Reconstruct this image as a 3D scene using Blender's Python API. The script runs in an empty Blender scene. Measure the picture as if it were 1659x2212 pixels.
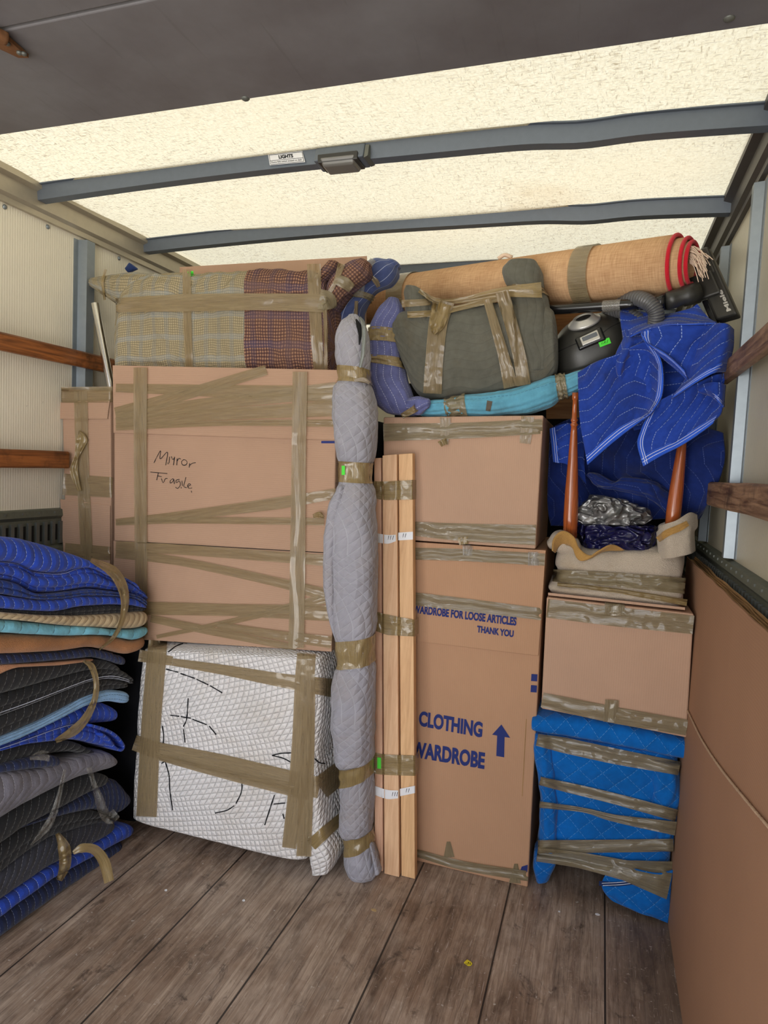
import bpy, bmesh, math, random
import numpy as np
from mathutils import Vector, Matrix, noise
from mathutils.bvhtree import BVHTree
random.seed(7)
S = bpy.context.scene
COL = S.collection
PI = math.pi

# ------------------------------------------------------------------ camera
F, CX, CY = 1430.0, 829.5, 1106.0
EYE = np.array([0.0, 0.0, 1.508])
_dY = np.array([1303 - CX, 1030 - CY, F]); _dY /= np.linalg.norm(_dY)
_n = np.cross(_dY, np.array([1, .047, 0.])); _n /= np.linalg.norm(_n)
if _n[1] > 0: _n = -_n
_dX = np.cross(_dY, _n)
if _dX[0] < 0: _dX = -_dX
M = np.array([_dX, _dY, _n])
cam = bpy.data.objects.new('camera', bpy.data.cameras.new('camera'))
COL.objects.link(cam)
R = Matrix(((M[0, 0], -M[0, 1], -M[0, 2]), (M[1, 0], -M[1, 1], -M[1, 2]), (M[2, 0], -M[2, 1], -M[2, 2])))
cam.matrix_world = Matrix.Translation(Vector(EYE)) @ R.to_4x4()
cam.data.sensor_fit = 'VERTICAL'; cam.data.sensor_height = 36
cam.data.lens = F * 36 / 2212
cam.data.clip_start = .02
S.camera = cam

# ------------------------------------------------------------------ light and exposure
S.view_settings.view_transform = 'Standard'
S.view_settings.look = 'None'
S.view_settings.gamma = 1
S.view_settings.use_curve_mapping = False
S.view_settings.exposure = 0.0
W = bpy.data.worlds.new('sky'); S.world = W; W.use_nodes = True
wn, wl = W.node_tree.nodes, W.node_tree.links
bg = wn['Background']; bg.inputs[1].default_value = 1.9
tc = wn.new('ShaderNodeTexCoord'); sx = wn.new('ShaderNodeSeparateXYZ'); rp = wn.new('ShaderNodeValToRGB')
wl.new(tc.outputs['Generated'], sx.inputs[0]); mp = wn.new('ShaderNodeMath'); mp.operation = 'MULTIPLY_ADD'; mp.inputs[1].default_value = .5; mp.inputs[2].default_value = .5
wl.new(sx.outputs[2], mp.inputs[0]); wl.new(mp.outputs[0], rp.inputs[0]); 
nt_ = wn.new('ShaderNodeTexNoise'); nt_.inputs['Scale'].default_value = 2.6; nt_.inputs['Detail'].default_value = 3; wl.new(tc.outputs['Generated'], nt_.inputs['Vector'])
nr = wn.new('ShaderNodeValToRGB'); wl.new(nt_.outputs[0], nr.inputs[0])
nr.color_ramp.elements[0].position = .42; nr.color_ramp.elements[0].color = (.42, .42, .42, 1); nr.color_ramp.elements[1].position = .60; nr.color_ramp.elements[1].color = (2.2, 2.2, 2.2, 1)
wm = wn.new('ShaderNodeMix'); wm.data_type = 'RGBA'; wm.blend_type = 'MULTIPLY'; wm.inputs[0].default_value = 1
wl.new(rp.outputs[0], wm.inputs[6]); wl.new(nr.outputs[0], wm.inputs[7]); wl.new(wm.outputs[2], bg.inputs[0])
e = rp.color_ramp.elements
e[0].position = 0.0; e[0].color = (1.0, .97, .92, 1)
e[1].position = 1.0; e[1].color = (.85, .95, 1.1, 1)
for p, c in ((.38, (1.9, 1.85, 1.76, 1)), (.492, (2.3, 2.25, 2.15, 1)), (.51, (1.7, 1.72, 1.8, 1)), (.62, (1.35, 1.4, 1.5, 1)), (.8, (.95, 1.0, 1.1, 1))):
    k = e.new(p); k.color = c

# ------------------------------------------------------------------ pixel rays
def ray(px, py):
    return M @ np.array([px - CX, py - CY, F])
def pw(px, py, X=None, Y=None, Z=None):
    d = ray(px, py)
    if X is not None: return EYE + d * X / d[0]
    if Y is not None: return EYE + d * Y / d[1]
    return EYE + d * (Z - EYE[2]) / d[2]

# ------------------------------------------------------------------ object helpers
OFF = {}
BVH = {}
def L3(c):
    return tuple((v / 12.92 if v <= .04045 else ((v + .055) / 1.055) ** 2.4) for v in [x / 255 for x in c])
def tag(o, label=None, cat=None, group=None, kind=None):
    if label: o['label'] = label
    if cat: o['category'] = cat
    if group: o['group'] = group
    if kind: o['kind'] = kind
    return o
def empty(name, loc, label=None, cat=None, group=None):
    o = bpy.data.objects.new(name, None); COL.objects.link(o)
    o.empty_display_size = .05
    o.location = loc; OFF[o] = np.array(loc, float)
    return tag(o, label, cat, group)
def mk(name, V, Fc, mat, parent=None, uv=None, smooth=True, bvh=True):
    """link one mesh; V in world coordinates"""
    V = np.array(V, float).reshape(-1, 3)
    if parent is not None: o0 = OFF[parent]
    else:
        o0 = np.array([(V[:, 0].min() + V[:, 0].max()) / 2, (V[:, 1].min() + V[:, 1].max()) / 2, V[:, 2].min()])
    me = bpy.data.meshes.new(name)
    me.from_pydata([tuple(v) for v in (V - o0)], [], [tuple(int(i) for i in f) for f in Fc])
    if uv is not None:
        ul = me.uv_layers.new(name='UVMap')
        li = np.zeros(len(me.loops), int); me.loops.foreach_get('vertex_index', li)
        U = np.array(uv, float).reshape(-1, 2)[li] if len(uv) == len(V) else np.array(uv, float)
        ul.data.foreach_set('uv', U.ravel())
    me.materials.append(mat)
    if smooth:
        me.polygons.foreach_set('use_smooth', [True] * len(me.polygons))
    me.update()
    o = bpy.data.objects.new(name, me); COL.objects.link(o)
    if parent is not None:
        o.parent = parent; OFF[o] = OFF[parent]
    else:
        o.location = o0; OFF[o] = o0
    if bvh: BVH[o] = BVHTree.FromPolygons([tuple(v) for v in V], [tuple(int(i) for i in f) for f in Fc])
    return o
def grid_faces(n, m, closed):
    f = []
    for i in range(n - 1):
        for j in range(m if closed else m - 1):
            a = i * m + j; b = i * m + (j + 1) % m
            f.append((a, b, b + m, a + m))
    return f
def grid_uv(P):
    """per vertex metric uv of a (n,m,3) grid, rows along v"""
    n, m, _ = P.shape
    du = np.linalg.norm(np.diff(P, axis=1), axis=2).mean(0); u = np.concatenate([[0], np.cumsum(du)])
    dv = np.linalg.norm(np.diff(P, axis=0), axis=2).mean(1); v = np.concatenate([[0], np.cumsum(dv)])
    return np.stack([np.tile(u, (n, 1)), np.tile(v[:, None], (1, m))], -1)
def closed_uv(P):
    """(n,m,3) closed rings -> loop uv list matching grid_faces order"""
    n, m, _ = P.shape
    Q = np.concatenate([P, P[:, :1]], 1); g = grid_uv(Q); out = []
    for i in range(n - 1):
        for j in range(m):
            out += [g[i, j], g[i, j + 1], g[i + 1, j + 1], g[i + 1, j]]
    return out
def cr(P, n):
    P = np.array(P, float); k = len(P)
    if k == 2:
        t = np.linspace(0, 1, n)[:, None]; return P[0] * (1 - t) + P[1] * t
    E = np.concatenate([[2 * P[0] - P[1]], P, [2 * P[-1] - P[-2]]])
    out = []
    for t in np.linspace(0, k - 1, n):
        i = min(int(t), k - 2); s = t - i
        a, b, c, d = E[i], E[i + 1], E[i + 2], E[i + 3]
        out.append(.5 * (2 * b + (c - a) * s + (2 * a - 5 * b + 4 * c - d) * s * s + (3 * b - a - 3 * c + d) * s ** 3))
    return np.array(out)
def nz(p, f, seed=0.):
    return noise.noise(Vector((p[0] * f + seed, p[1] * f + seed * 1.7, p[2] * f - seed)))
def box(name, a, b, mat, parent=None, bev=.004, seg=2):
    """axis aligned box from corner a to corner b"""
    a, b = np.minimum(a, b), np.maximum(a, b)
    c = [(a[0], a[1], a[2]), (b[0], a[1], a[2]), (b[0], b[1], a[2]), (a[0], b[1], a[2]),
         (a[0], a[1], b[2]), (b[0], a[1], b[2]), (b[0], b[1], b[2]), (a[0], b[1], b[2])]
    return hexa(name, c, mat, parent, bev, seg)
def hexa(name, c, mat, parent=None, bev=.004, seg=2):
    """8 corners: bottom loop then top loop"""
    bm = bmesh.new(); vs = [bm.verts.new(tuple(p)) for p in c]
    for f in ((3, 2, 1, 0), (4, 5, 6, 7), (0, 1, 5, 4), (1, 2, 6, 5), (2, 3, 7, 6), (3, 0, 4, 7)):
        bm.faces.new([vs[i] for i in f])
    if bev: bmesh.ops.bevel(bm, geom=bm.edges[:], offset=bev, segments=seg, affect='EDGES', profile=.5)
    bmesh.ops.recalc_face_normals(bm, faces=bm.faces)
    bm.verts.index_update()
    V = [v.co[:] for v in bm.verts]; Fc = [[v.index for v in f.verts] for f in bm.faces]
    bm.free()
    V = np.array(V); uv = []
    for f in Fc:
        p = V[f]; n = np.abs(np.cross(p[1] - p[0], p[2] - p[0]))
        ax = int(np.argmax(n)); ij = [(1, 2), (0, 2), (0, 1)][ax]
        uv += [(q[ij[0]], q[ij[1]]) for q in p]
    return mk(name, V, Fc, mat, parent, uv, smooth=False)
def boxes(name, lst, mat, parent=None):
    V, Fc = [], []
    for a, b in lst:
        k = len(V); a, b = np.minimum(a, b), np.maximum(a, b)
        V += [(a[0], a[1], a[2]), (b[0], a[1], a[2]), (b[0], b[1], a[2]), (a[0], b[1], a[2]), (a[0], a[1], b[2]), (b[0], a[1], b[2]), (b[0], b[1], b[2]), (a[0], b[1], b[2])]
        Fc += [[k + i for i in f] for f in ((3, 2, 1, 0), (4, 5, 6, 7), (0, 1, 5, 4), (1, 2, 6, 5), (2, 3, 7, 6), (3, 0, 4, 7))]
    return mk(name, V, Fc, mat, parent, smooth=False)
def tube(name, path, rad, mat, parent=None, n=None, m=14, cap=True, res=1):
    """tube along a 3-d path; rad scalar, list, or function of t"""
    path = np.array(path, float)
    P = cr(path, n) if n else path
    n = len(P); T = np.gradient(P, axis=0); T /= np.linalg.norm(T, axis=1)[:, None] + 1e-9
    up = np.array([0, 0, 1.]) if abs(T[0][2]) < .9 else np.array([1., 0, 0])
    if callable(rad): r = [rad(i / (n - 1)) for i in range(n)]
    elif np.ndim(rad): r = np.interp(np.linspace(0, 1, n), np.linspace(0, 1, len(rad)), rad)
    else: r = [rad] * n
    G = np.zeros((n, m, 3)); a = np.cross(T[0], up); a /= np.linalg.norm(a)
    for i in range(n):
        a = a - T[i] * (a @ T[i]); a /= np.linalg.norm(a); b = np.cross(T[i], a)
        for j in range(m):
            th = 2 * PI * j / m
            G[i, j] = P[i] + r[i] * (math.cos(th) * a + math.sin(th) * b)
    Fc = grid_faces(n, m, True); uv = closed_uv(G)
    if cap:
        for ring in (list(range(m))[::-1], [(n - 1) * m + j for j in range(m)]):
            Fc.append(ring); uv += [(.01 * math.cos(k), .01 * math.sin(k)) for k in range(m)]
    return mk(name, G.reshape(-1, 3), Fc, mat, parent, uv)
def lathe(name, p0, p1, prof, mat, parent=None, m=24):
    """prof: list of (t along p0->p1, radius)"""
    p0, p1 = np.array(p0, float), np.array(p1, float)
    P = [p0 + (p1 - p0) * t for t, r in prof]
    ax = (p1 - p0) / np.linalg.norm(p1 - p0)
    a = np.cross(ax, [0, 1, 0.]) if abs(ax[1]) < .9 else np.cross(ax, [1, 0, 0.])
    a /= np.linalg.norm(a); b = np.cross(ax, a)
    G = np.array([[P[i] + prof[i][1] * (math.cos(2 * PI * j / m) * a + math.sin(2 * PI * j / m) * b) for j in range(m)] for i in range(len(P))])
    Fc = grid_faces(len(P), m, True); uv = closed_uv(G)
    for ring in (list(range(m))[::-1], [(len(P) - 1) * m + j for j in range(m)]):
        Fc.append(ring); uv += [(0, 0)] * m
    return mk(name, G.reshape(-1, 3), Fc, mat, parent, uv)

class Wrap: pass
def bundle(name, rows, mat, parent=None, n=4., N=70, m=64, cap=.02, wr=.004, wf=14., fold=0., ff=9, front=True, seed=1., pinch=None):
    """a wrapped or rolled thing. rows = (ax,ay,bx,by,Y,depth): two outline pixels seen at depth Y, thickness depth.
    The cross-section is a superellipse of exponent n."""
    A = np.array([pw(r[0], r[1], Y=r[4]) for r in rows]); B = np.array([pw(r[2], r[3], Y=r[4]) for r in rows])
    D = np.array([[r[5]] for r in rows])
    A, B, D = cr(A, N), cr(B, N), cr(D, N)
    C = (A + B) / 2; H = (B - A) / 2
    T = np.gradient(C, axis=0); T /= np.linalg.norm(T, axis=1)[:, None]
    G = np.zeros((N, m, 3)); th = np.linspace(0, 2 * PI, m, endpoint=False)
    cx = np.sign(np.cos(th)) * np.abs(np.cos(th)) ** (2 / n); sy = np.sign(np.sin(th)) * np.abs(np.sin(th)) ** (2 / n)
    for i in range(N):
        cc = C[i] + np.array([0, D[i, 0] / 2 if front else 0, 0])
        for j in range(m):
            p = cc + H[i] * cx[j] + np.array([0, -D[i, 0] / 2, 0]) * sy[j]
            d = H[i] * cx[j] + np.array([0, -D[i, 0] / 2, 0]) * sy[j]
            d = d / (np.linalg.norm(d) + 1e-9)
            k = wr * nz(p, wf, seed) + wr * .5 * nz(p, wf * 2.7, seed + 3)
            if fold: k += fold * (abs(math.sin(ff * th[j] + 3 * nz(p, 3, seed) + .7 * math.sin(i * .15))) - .5)
            G[i, j] = p + d * k
    b = Wrap(); b.G = G; b.C = np.array([G[i].mean(0) for i in range(N)]); b.N = N; b.m = m; b.K = len(rows)
    rings = []
    k = 5
    r0 = [b.C[0] + (G[0] - b.C[0]) * math.cos(q / k * PI / 2 * .97) - T[0] * cap * math.sin(q / k * PI / 2) for q in range(k, 0, -1)]
    r1 = [b.C[-1] + (G[-1] - b.C[-1]) * math.cos(q / k * PI / 2 * .97) + T[-1] * cap * math.sin(q / k * PI / 2) for q in range(1, k + 1)]
    Q = np.concatenate([np.array(r0), G, np.array(r1)])
    nn = len(Q); Fc = grid_faces(nn, m, True); uv = closed_uv(Q)
    for ring in (list(range(m))[::-1], [(nn - 1) * m + j for j in range(m)]):
        Fc.append(ring); uv += [(0, 0)] * m
    b.o = mk(name, Q.reshape(-1, 3), Fc, mat, parent, uv)
    return b
def band(b, r0, r1, mat, parent, name='tape_band', off=.003, slant=0., nz_=.0012, k=10, arc=None, seed=3.):
    """tape wound round a bundle between row positions r0 and r1"""
    P = np.zeros((k, b.m + 1, 3))
    for a in range(k):
        for j in range(b.m + 1):
            th = 2 * PI * j / b.m
            t = (r0 + (r1 - r0) * a / (k - 1) + slant * math.cos(th)) / (b.K - 1) * (b.N - 1)
            t = min(max(t, 0), b.N - 1.001); i = int(t); s = t - i
            p = b.G[i, j % b.m] * (1 - s) + b.G[i + 1, j % b.m] * s
            c = b.C[i] * (1 - s) + b.C[i + 1] * s
            d = p - c; d /= np.linalg.norm(d)
            P[a, j] = p + d * (off + nz_ * (nz(p, 55, seed) + .8 * math.sin(a * 1.35 + seed + 3 * noise.noise(Vector((th * 2, seed, 0))))))
    return mk(name, P.reshape(-1, 3), grid_faces(k, b.m + 1, False), mat, parent, grid_uv(P).reshape(-1, 2), bvh=False)
def hit(objs, px, py):
    d = Vector(ray(px, py)).normalized(); best = None
    for o in objs:
        r = BVH[o].ray_cast(Vector(EYE), d)
        if r[0] is not None and (best is None or r[3] < best[2]): best = (np.array(r[0]), np.array(r[1]), r[3])
    return best
def strip(objs, path, w, mat, parent, name='tape_strip', off=.0025, n=36, m=9, ripple=.0008, wrap=(0, 0), smooth=3, curve=True, seed=1., Y0=None, bvh=False, wdir=None):
    """a ribbon laid on the surface of objs along pixel path, w pixels wide"""
    path = np.array(path, float)
    P2 = cr(path, n) if curve else np.array([path[0] + (path[-1] - path[0]) * t for t in np.linspace(0, 1, n)])
    ww = np.interp(np.linspace(0, 1, n), np.linspace(0, 1, len(w)), w) if np.ndim(w) else np.full(n, float(w))
    T = np.gradient(P2, axis=0); T /= np.linalg.norm(T, axis=1)[:, None] + 1e-9
    Nn = np.stack([-T[:, 1], T[:, 0]], 1)
    if wdir is not None: Nn = np.tile(np.array(wdir, float) / np.linalg.norm(wdir), (n, 1))
    dist = np.full((n, m), np.nan); RD = np.zeros((n, m, 3))
    for i in range(n):
        for j in range(m):
            q = P2[i] + Nn[i] * ww[i] * (j / (m - 1) - .5)
            d = ray(*q); d /= np.linalg.norm(d); RD[i, j] = d
            h = hit(objs, *q)
            if h: dist[i, j] = h[2] - off / max(.35, abs(h[1] @ d))
    med = np.nanmedian(dist) if np.isfinite(dist).any() else (Y0 or 2.2)
    for j in range(m):                                            # bridge gaps
        c = dist[:, j]; ok = np.isfinite(c)
        dist[:, j] = np.interp(np.arange(n), np.arange(n)[ok], c[ok]) if ok.any() else med
    if smooth:                                                    # a taut strip spans hollows
        lo = dist.copy()
        for _ in range(smooth):
            s = dist.copy(); s[1:-1] = (dist[:-2] + dist[2:] + dist[1:-1]) / 3; dist = np.minimum(lo, s) if smooth > 1 else s
    P = EYE + RD * dist[..., None]
    for i in range(n):
        for j in range(m):
            P[i, j] -= RD[i, j] * ripple * (1.4 + nz(P[i, j], 60, seed) + 1.0 * math.sin(j / (m - 1) * 8.5 + seed * 5 + 3.2 * noise.noise(Vector((i * 4.2 / n, seed * 3.1, j * .05)))))
    if wrap[0]:
        a = P[0] + np.array([0, .0, 0]); P = np.concatenate([[a + np.array([0, wrap[0], 0])], [a + np.array([0, .004, 0])], P])
    if wrap[1]:
        a = P[-1]; P = np.concatenate([P, [a + np.array([0, .004, 0])], [a + np.array([0, wrap[1], 0])]])
    return mk(name, P.reshape(-1, 3), grid_faces(len(P), m, False), mat, parent, grid_uv(P).reshape(-1, 2), bvh=bvh)
def strokes(objs, lines, wpx, mat, parent, name='marker_writing', off=.0022, curve=True):
    """pen strokes lying on a surface, one mesh"""
    V, Fc = [], []
    for ln in lines:
        ln = np.array(ln, float); n = max(6, int(np.linalg.norm(np.diff(ln, axis=0), axis=1).sum() / 3))
        P2 = cr(ln, n); T = np.gradient(P2, axis=0); T /= np.linalg.norm(T, axis=1)[:, None] + 1e-9
        k = len(V); ok = True; G = []
        for i in range(n):
            for sgn in (-.5, .5):
                q = P2[i] + np.array([-T[i, 1], T[i, 0]]) * sgn * wpx * (.8 + .4 * noise.noise(Vector((i * .3, k, 0))))
                h = hit(objs, *q)
                if not h: ok = False; break
                d = ray(*q); d /= np.linalg.norm(d)
                G.append(h[0] - d * off)
            if not ok: break
        if len(G) % 2: G = G[:-1]
        V += G; Fc += [(k + 2 * i, k + 2 * i + 1, k + 2 * i + 3, k + 2 * i + 2) for i in range(len(G) // 2 - 1)]
    return mk(name, V, Fc, mat, parent, bvh=False)
def text(name, s, mat, parent, o, u, v, width=None, embolden=.0):
    """lettering: origin o, u = vector of the full line, v = vector of the cap height"""
    cu = bpy.data.curves.new('t', 'FONT'); cu.body = s; cu.offset = embolden; cu.resolution_u = 4
    ob = bpy.data.objects.new('t', cu); COL.objects.link(ob)
    dg = bpy.context.evaluated_depsgraph_get(); me = bpy.data.meshes.new_from_object(ob.evaluated_get(dg))
    V = np.array([x.co[:] for x in me.vertices]); Fc = [list(p.vertices) for p in me.polygons]
    bpy.data.objects.remove(ob); bpy.data.curves.remove(cu); bpy.data.meshes.remove(me)
    x0, x1 = V[:, 0].min(), V[:, 0].max(); y0, y1 = V[:, 1].min(), V[:, 1].max()
    P = np.array([np.array(o) + np.array(u) * (a - x0) / (x1 - x0) + np.array(v) * (b - y0) / (y1 - y0) for a, b, _ in V])
    return mk(name, P, Fc, mat, parent, smooth=False, bvh=False)
def panel(name, net, mat, parent=None, N=40, m=40, thick=.008, wr=.003, wf=16, seed=2., bvh=True):
    """cloth panel through a control net of (px,py,Y) rows"""
    net3 = np.array([[pw(q[0], q[1], Y=q[2]) for q in r] for r in net])
    A = np.array([cr(r, m) for r in net3])
    G = np.stack([cr(A[:, j], N) for j in range(m)], 1)
    for i in range(N):
        for j in range(m):
            d = G[i, j] - EYE; d /= np.linalg.norm(d)
            G[i, j] += d * (wr * nz(G[i, j], wf, seed) + .4 * wr * nz(G[i, j], wf * 3, seed))
    o = mk(name, G.reshape(-1, 3), grid_faces(N, m, False), mat, parent, grid_uv(G).reshape(-1, 2), bvh=bvh)
    s = o.modifiers.new('thickness', 'SOLIDIFY'); s.thickness = thick; s.offset = 0
    o_G = G
    return o, o_G
# ------------------------------------------------------------------ materials
class NT:
    def __init__(s, name):
        s.mat = bpy.data.materials.new(name); s.mat.use_nodes = True
        s.t = s.mat.node_tree; s.n = s.t.nodes; s.l = s.t.links
        s.b = s.n['Principled BSDF']; s.out = s.n['Material Output']
    def node(s, ty, **kw):
        x = s.n.new(ty)
        for k, v in kw.items(): setattr(x, k, v)
        return x
    def put(s, sock, v):
        if isinstance(v, bpy.types.NodeSocket): s.l.new(v, sock)
        elif v is not None:
            sock.default_value = v
    def m(s, op, a, b=None, c=None, clamp=False):
        x = s.node('ShaderNodeMath', operation=op, use_clamp=clamp)
        s.put(x.inputs[0], a); s.put(x.inputs[1], b)
        if c is not None: s.put(x.inputs[2], c)
        return x.outputs[0]
    def uv(s):
        t = s.node('ShaderNodeUVMap'); t.uv_map = 'UVMap'; x = s.node('ShaderNodeSeparateXYZ'); s.l.new(t.outputs[0], x.inputs[0])
        return t.outputs[0], x.outputs[0], x.outputs[1]
    def pos(s):
        t = s.node('ShaderNodeNewGeometry'); x = s.node('ShaderNodeSeparateXYZ'); s.l.new(t.outputs['Position'], x.inputs[0])
        return t.outputs['Position'], x.outputs[0], x.outputs[1], x.outputs[2]
    def scale(s, vec, sc):
        x = s.node('ShaderNodeMapping'); s.l.new(vec, x.inputs[0]); x.inputs['Scale'].default_value = sc; return x.outputs[0]
    def noise(s, vec, sc, det=3, rough=.55, dist=0):
        x = s.node('ShaderNodeTexNoise'); s.put(x.inputs['Vector'], vec); x.inputs['Scale'].default_value = sc
        x.inputs['Detail'].default_value = det; x.inputs['Roughness'].default_value = rough; x.inputs['Distortion'].default_value = dist
        return x.outputs[0]
    def ramp(s, v, stops, interp='LINEAR'):
        x = s.node('ShaderNodeValToRGB'); s.put(x.inputs[0], v); e = x.color_ramp.elements; x.color_ramp.interpolation = interp
        while len(e) < len(stops): e.new(.5)
        for k, (p, c) in zip(e, stops):
            k.position = p; k.color = (c, c, c, 1) if np.ndim(c) == 0 else (*c, 1)
        return x.outputs[0]
    def mix(s, f, a, b, mode='MIX'):
        x = s.node('ShaderNodeMix', data_type='RGBA', blend_type=mode)
        s.put(x.inputs[0], f)
        for i, v in ((6, a), (7, b)):
            if isinstance(v, bpy.types.NodeSocket): s.l.new(v, x.inputs[i])
            else: x.inputs[i].default_value = (*v, 1) if len(v) == 3 else v
        return x.outputs[2]
    def bump(s, h, st=.3, dist=.01):
        x = s.node('ShaderNodeBump'); s.put(x.inputs['Height'], h); x.inputs['Strength'].default_value = st; x.inputs['Distance'].default_value = dist
        s.l.new(x.outputs[0], s.b.inputs['Normal']); return x
    def set(s, col=None, rough=None, metal=None, spec=None, coat=None):
        if col is not None:
            if isinstance(col, bpy.types.NodeSocket): s.l.new(col, s.b.inputs['Base Color'])
            else: s.b.inputs['Base Color'].default_value = (*col, 1)
        if rough is not None: s.put(s.b.inputs['Roughness'], rough)
        if metal is not None: s.put(s.b.inputs['Metallic'], metal)
        if spec is not None: s.b.inputs['Specular IOR Level'].default_value = spec
        if coat is not None: s.b.inputs['Coat Weight'].default_value = coat
        return s
def mul(c, k): return tuple(min(1, x * k) for x in c)
def tri(N, v, per, flat=0.):
    p = N.m('DIVIDE', N.m('PINGPONG', v, per), per)
    if flat: p = N.m('MULTIPLY_ADD', p, 1 + 2 * flat, -flat, clamp=True)
    return p
def quilt(name, base, stitch=None, pat='zig', sp=.045, per=.12, amp=.08, lw=.0028, dash=.014, puff=.5, dirt=None, dirtk=.5, swap=False, var=.35, rough=.92, stitchk=1., bs=.8, skew=0.):
    N = NT(name); vec, u, v = N.uv()
    if swap: u, v = v, u
    wob = N.m('MULTIPLY', N.m('SUBTRACT', N.noise(vec, 7, 2), .5), .012)
    fam = []
    if pat == 'zig': fam = [(N.m('ADD', u, N.m('MULTIPLY', tri(N, v, per, .35), amp)), v)]
    if pat == 'lines': fam = [(u, v)]
    if pat == 'wave':
        fam = [(N.m('ADD', u, N.m('MULTIPLY', N.m('SINE', N.m('MULTIPLY', v, 2 * PI / per)), amp)), v)]
    if pat == 'diamond': fam = [(N.m('ADD', u, v), u), (N.m('SUBTRACT', u, v), u)]
    if pat == 'scale':
        fam = [(N.m('ADD', u, N.m('MULTIPLY', N.m('ABSOLUTE', N.m('SINE', N.m('MULTIPLY', v, PI / per))), amp)), v),
               (N.m('ADD', v, N.m('MULTIPLY', u, .45)), u)]
    if pat == 'arc':
        fam = [(N.m('ADD', N.m('ADD', u, N.m('MULTIPLY', v, skew)), N.m('MULTIPLY', N.m('ABSOLUTE', N.m('SINE', N.m('MULTIPLY', N.m('ADD', v, N.m('MULTIPLY', u, .2)), PI / per))), amp)), v), (N.m('SUBTRACT', v, N.m('MULTIPLY', u, .25 + skew)), u)]
    mask = None; hgt = None
    for k, (t, al) in enumerate(fam):
        t = N.m('ADD', t, wob)
        s = sp if not (pat == 'scale' and k == 1) else sp * 1.5
        a = N.m('ABSOLUTE', N.m('SUBTRACT', N.m('FRACT', N.m('DIVIDE', t, s)), .5))      # .0 = seam
        ln = N.m('LESS_THAN', a, lw / (2 * s))
        if dash: ln = N.m('MULTIPLY', ln, N.m('LESS_THAN', N.m('FRACT', N.m('DIVIDE', al, dash)), .66))
        h = N.m('POWER', N.m('MULTIPLY', a, 2), .45)
        mask = ln if mask is None else N.m('MAXIMUM', mask, ln)
        hgt = h if hgt is None else N.m('MINIMUM', hgt, h)
    n1 = N.noise(vec, 7, 4, .6); n2 = N.noise(vec, 55, 3, .6)
    nn = N.m('ADD', N.m('MULTIPLY', n1, .7), N.m('MULTIPLY', n2, .3))
    col = N.mix(N.ramp(nn, [(.32, 0.), (.68, 1.)]), mul(base, 1 - var), mul(base, 1 + var * .6))
    if dirt is not None:
        col = N.mix(N.m('MULTIPLY', N.ramp(N.noise(vec, 4.3, 5, .7), [(.48, 0.), (.72, 1.)]), dirtk), col, dirt)
    if stitch is not None:
        col = N.mix(N.m('MULTIPLY', mask, stitchk), col, stitch)
    N.set(col, rough, spec=.15)
    N.b.inputs['Sheen Weight'].default_value = .15
    hh = N.m('ADD', N.m('MULTIPLY', hgt, puff) if hgt is not None else 0., N.m('ADD', N.m('MULTIPLY', n2, .25), N.m('MULTIPLY', N.noise(vec, 26, 3, .5), .45)))
    N.bump(hh, bs, .011)
    return N.mat
def cloth(name, base, fine=260, var=.3, bs=.5, dirt=None):
    N = NT(name); vec, u, v = N.uv()
    a = N.noise(vec, 8, 4); b = N.noise(vec, fine, 2)
    col = N.mix(N.ramp(N.m('ADD', N.m('MULTIPLY', a, .5), N.m('MULTIPLY', b, .5)), [(.35, 0.), (.65, 1.)]), mul(base, 1 - var), mul(base, 1 + var * .5))
    if dirt is not None: col = N.mix(N.ramp(N.noise(vec, 5, 5, .7), [(.5, 0.), (.75, .6)]), col, dirt)
    N.set(col, .95, spec=.1); N.b.inputs['Sheen Weight'].default_value = .2
    N.bump(N.m('ADD', N.m('MULTIPLY', b, .5), N.m('MULTIPLY', N.noise(vec, 24, 3), .8)), bs, .008)
    return N.mat
def plaid(name, base, dark, other, per=.012, contrast=1., sp=.05):
    N = NT(name); vec, u, v = N.uv()
    w = N.m('MULTIPLY', N.m('SUBTRACT', N.noise(vec, 14, 2), .5), .012)
    u2, v2 = N.m('ADD', u, w), N.m('ADD', v, w)
    def st(x, p, duty): return N.m('LESS_THAN', N.m('FRACT', N.m('DIVIDE', x, p)), duty)
    c = N.mix(N.m('MULTIPLY', st(u2, per, .5), .55 * contrast), base, dark)
    c = N.mix(N.m('MULTIPLY', st(v2, per, .5), .55 * contrast), c, dark)
    c = N.mix(N.m('MULTIPLY', st(v2, per * 7, .3), .35), c, other)
    c = N.mix(N.m('MULTIPLY', st(u2, per * 9, .25), .35), c, mul(other, 1.6))
    n = N.noise(vec, 6, 4); c = N.mix(N.ramp(n, [(.35, 0.), (.7, .5)]), c, mul(base, .55))
    N.set(c, .95, spec=.1)
    a = N.m('ABSOLUTE', N.m('SUBTRACT', N.m('FRACT', N.m('DIVIDE', N.m('ADD', u2, N.m('MULTIPLY', tri(N, v2, .06), .05)), sp)), .5))
    h = N.m('ADD', N.m('MULTIPLY', N.m('POWER', N.m('MULTIPLY', a, 2), .45), .35), N.m('ADD', N.m('MULTIPLY', N.noise(N.scale(vec, (40, 14, 1)), 1, 4), 1.1), N.m('MULTIPLY', N.noise(vec, 60, 3), .6)))
    N.bump(h, .75, .01)
    return N.mat
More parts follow.
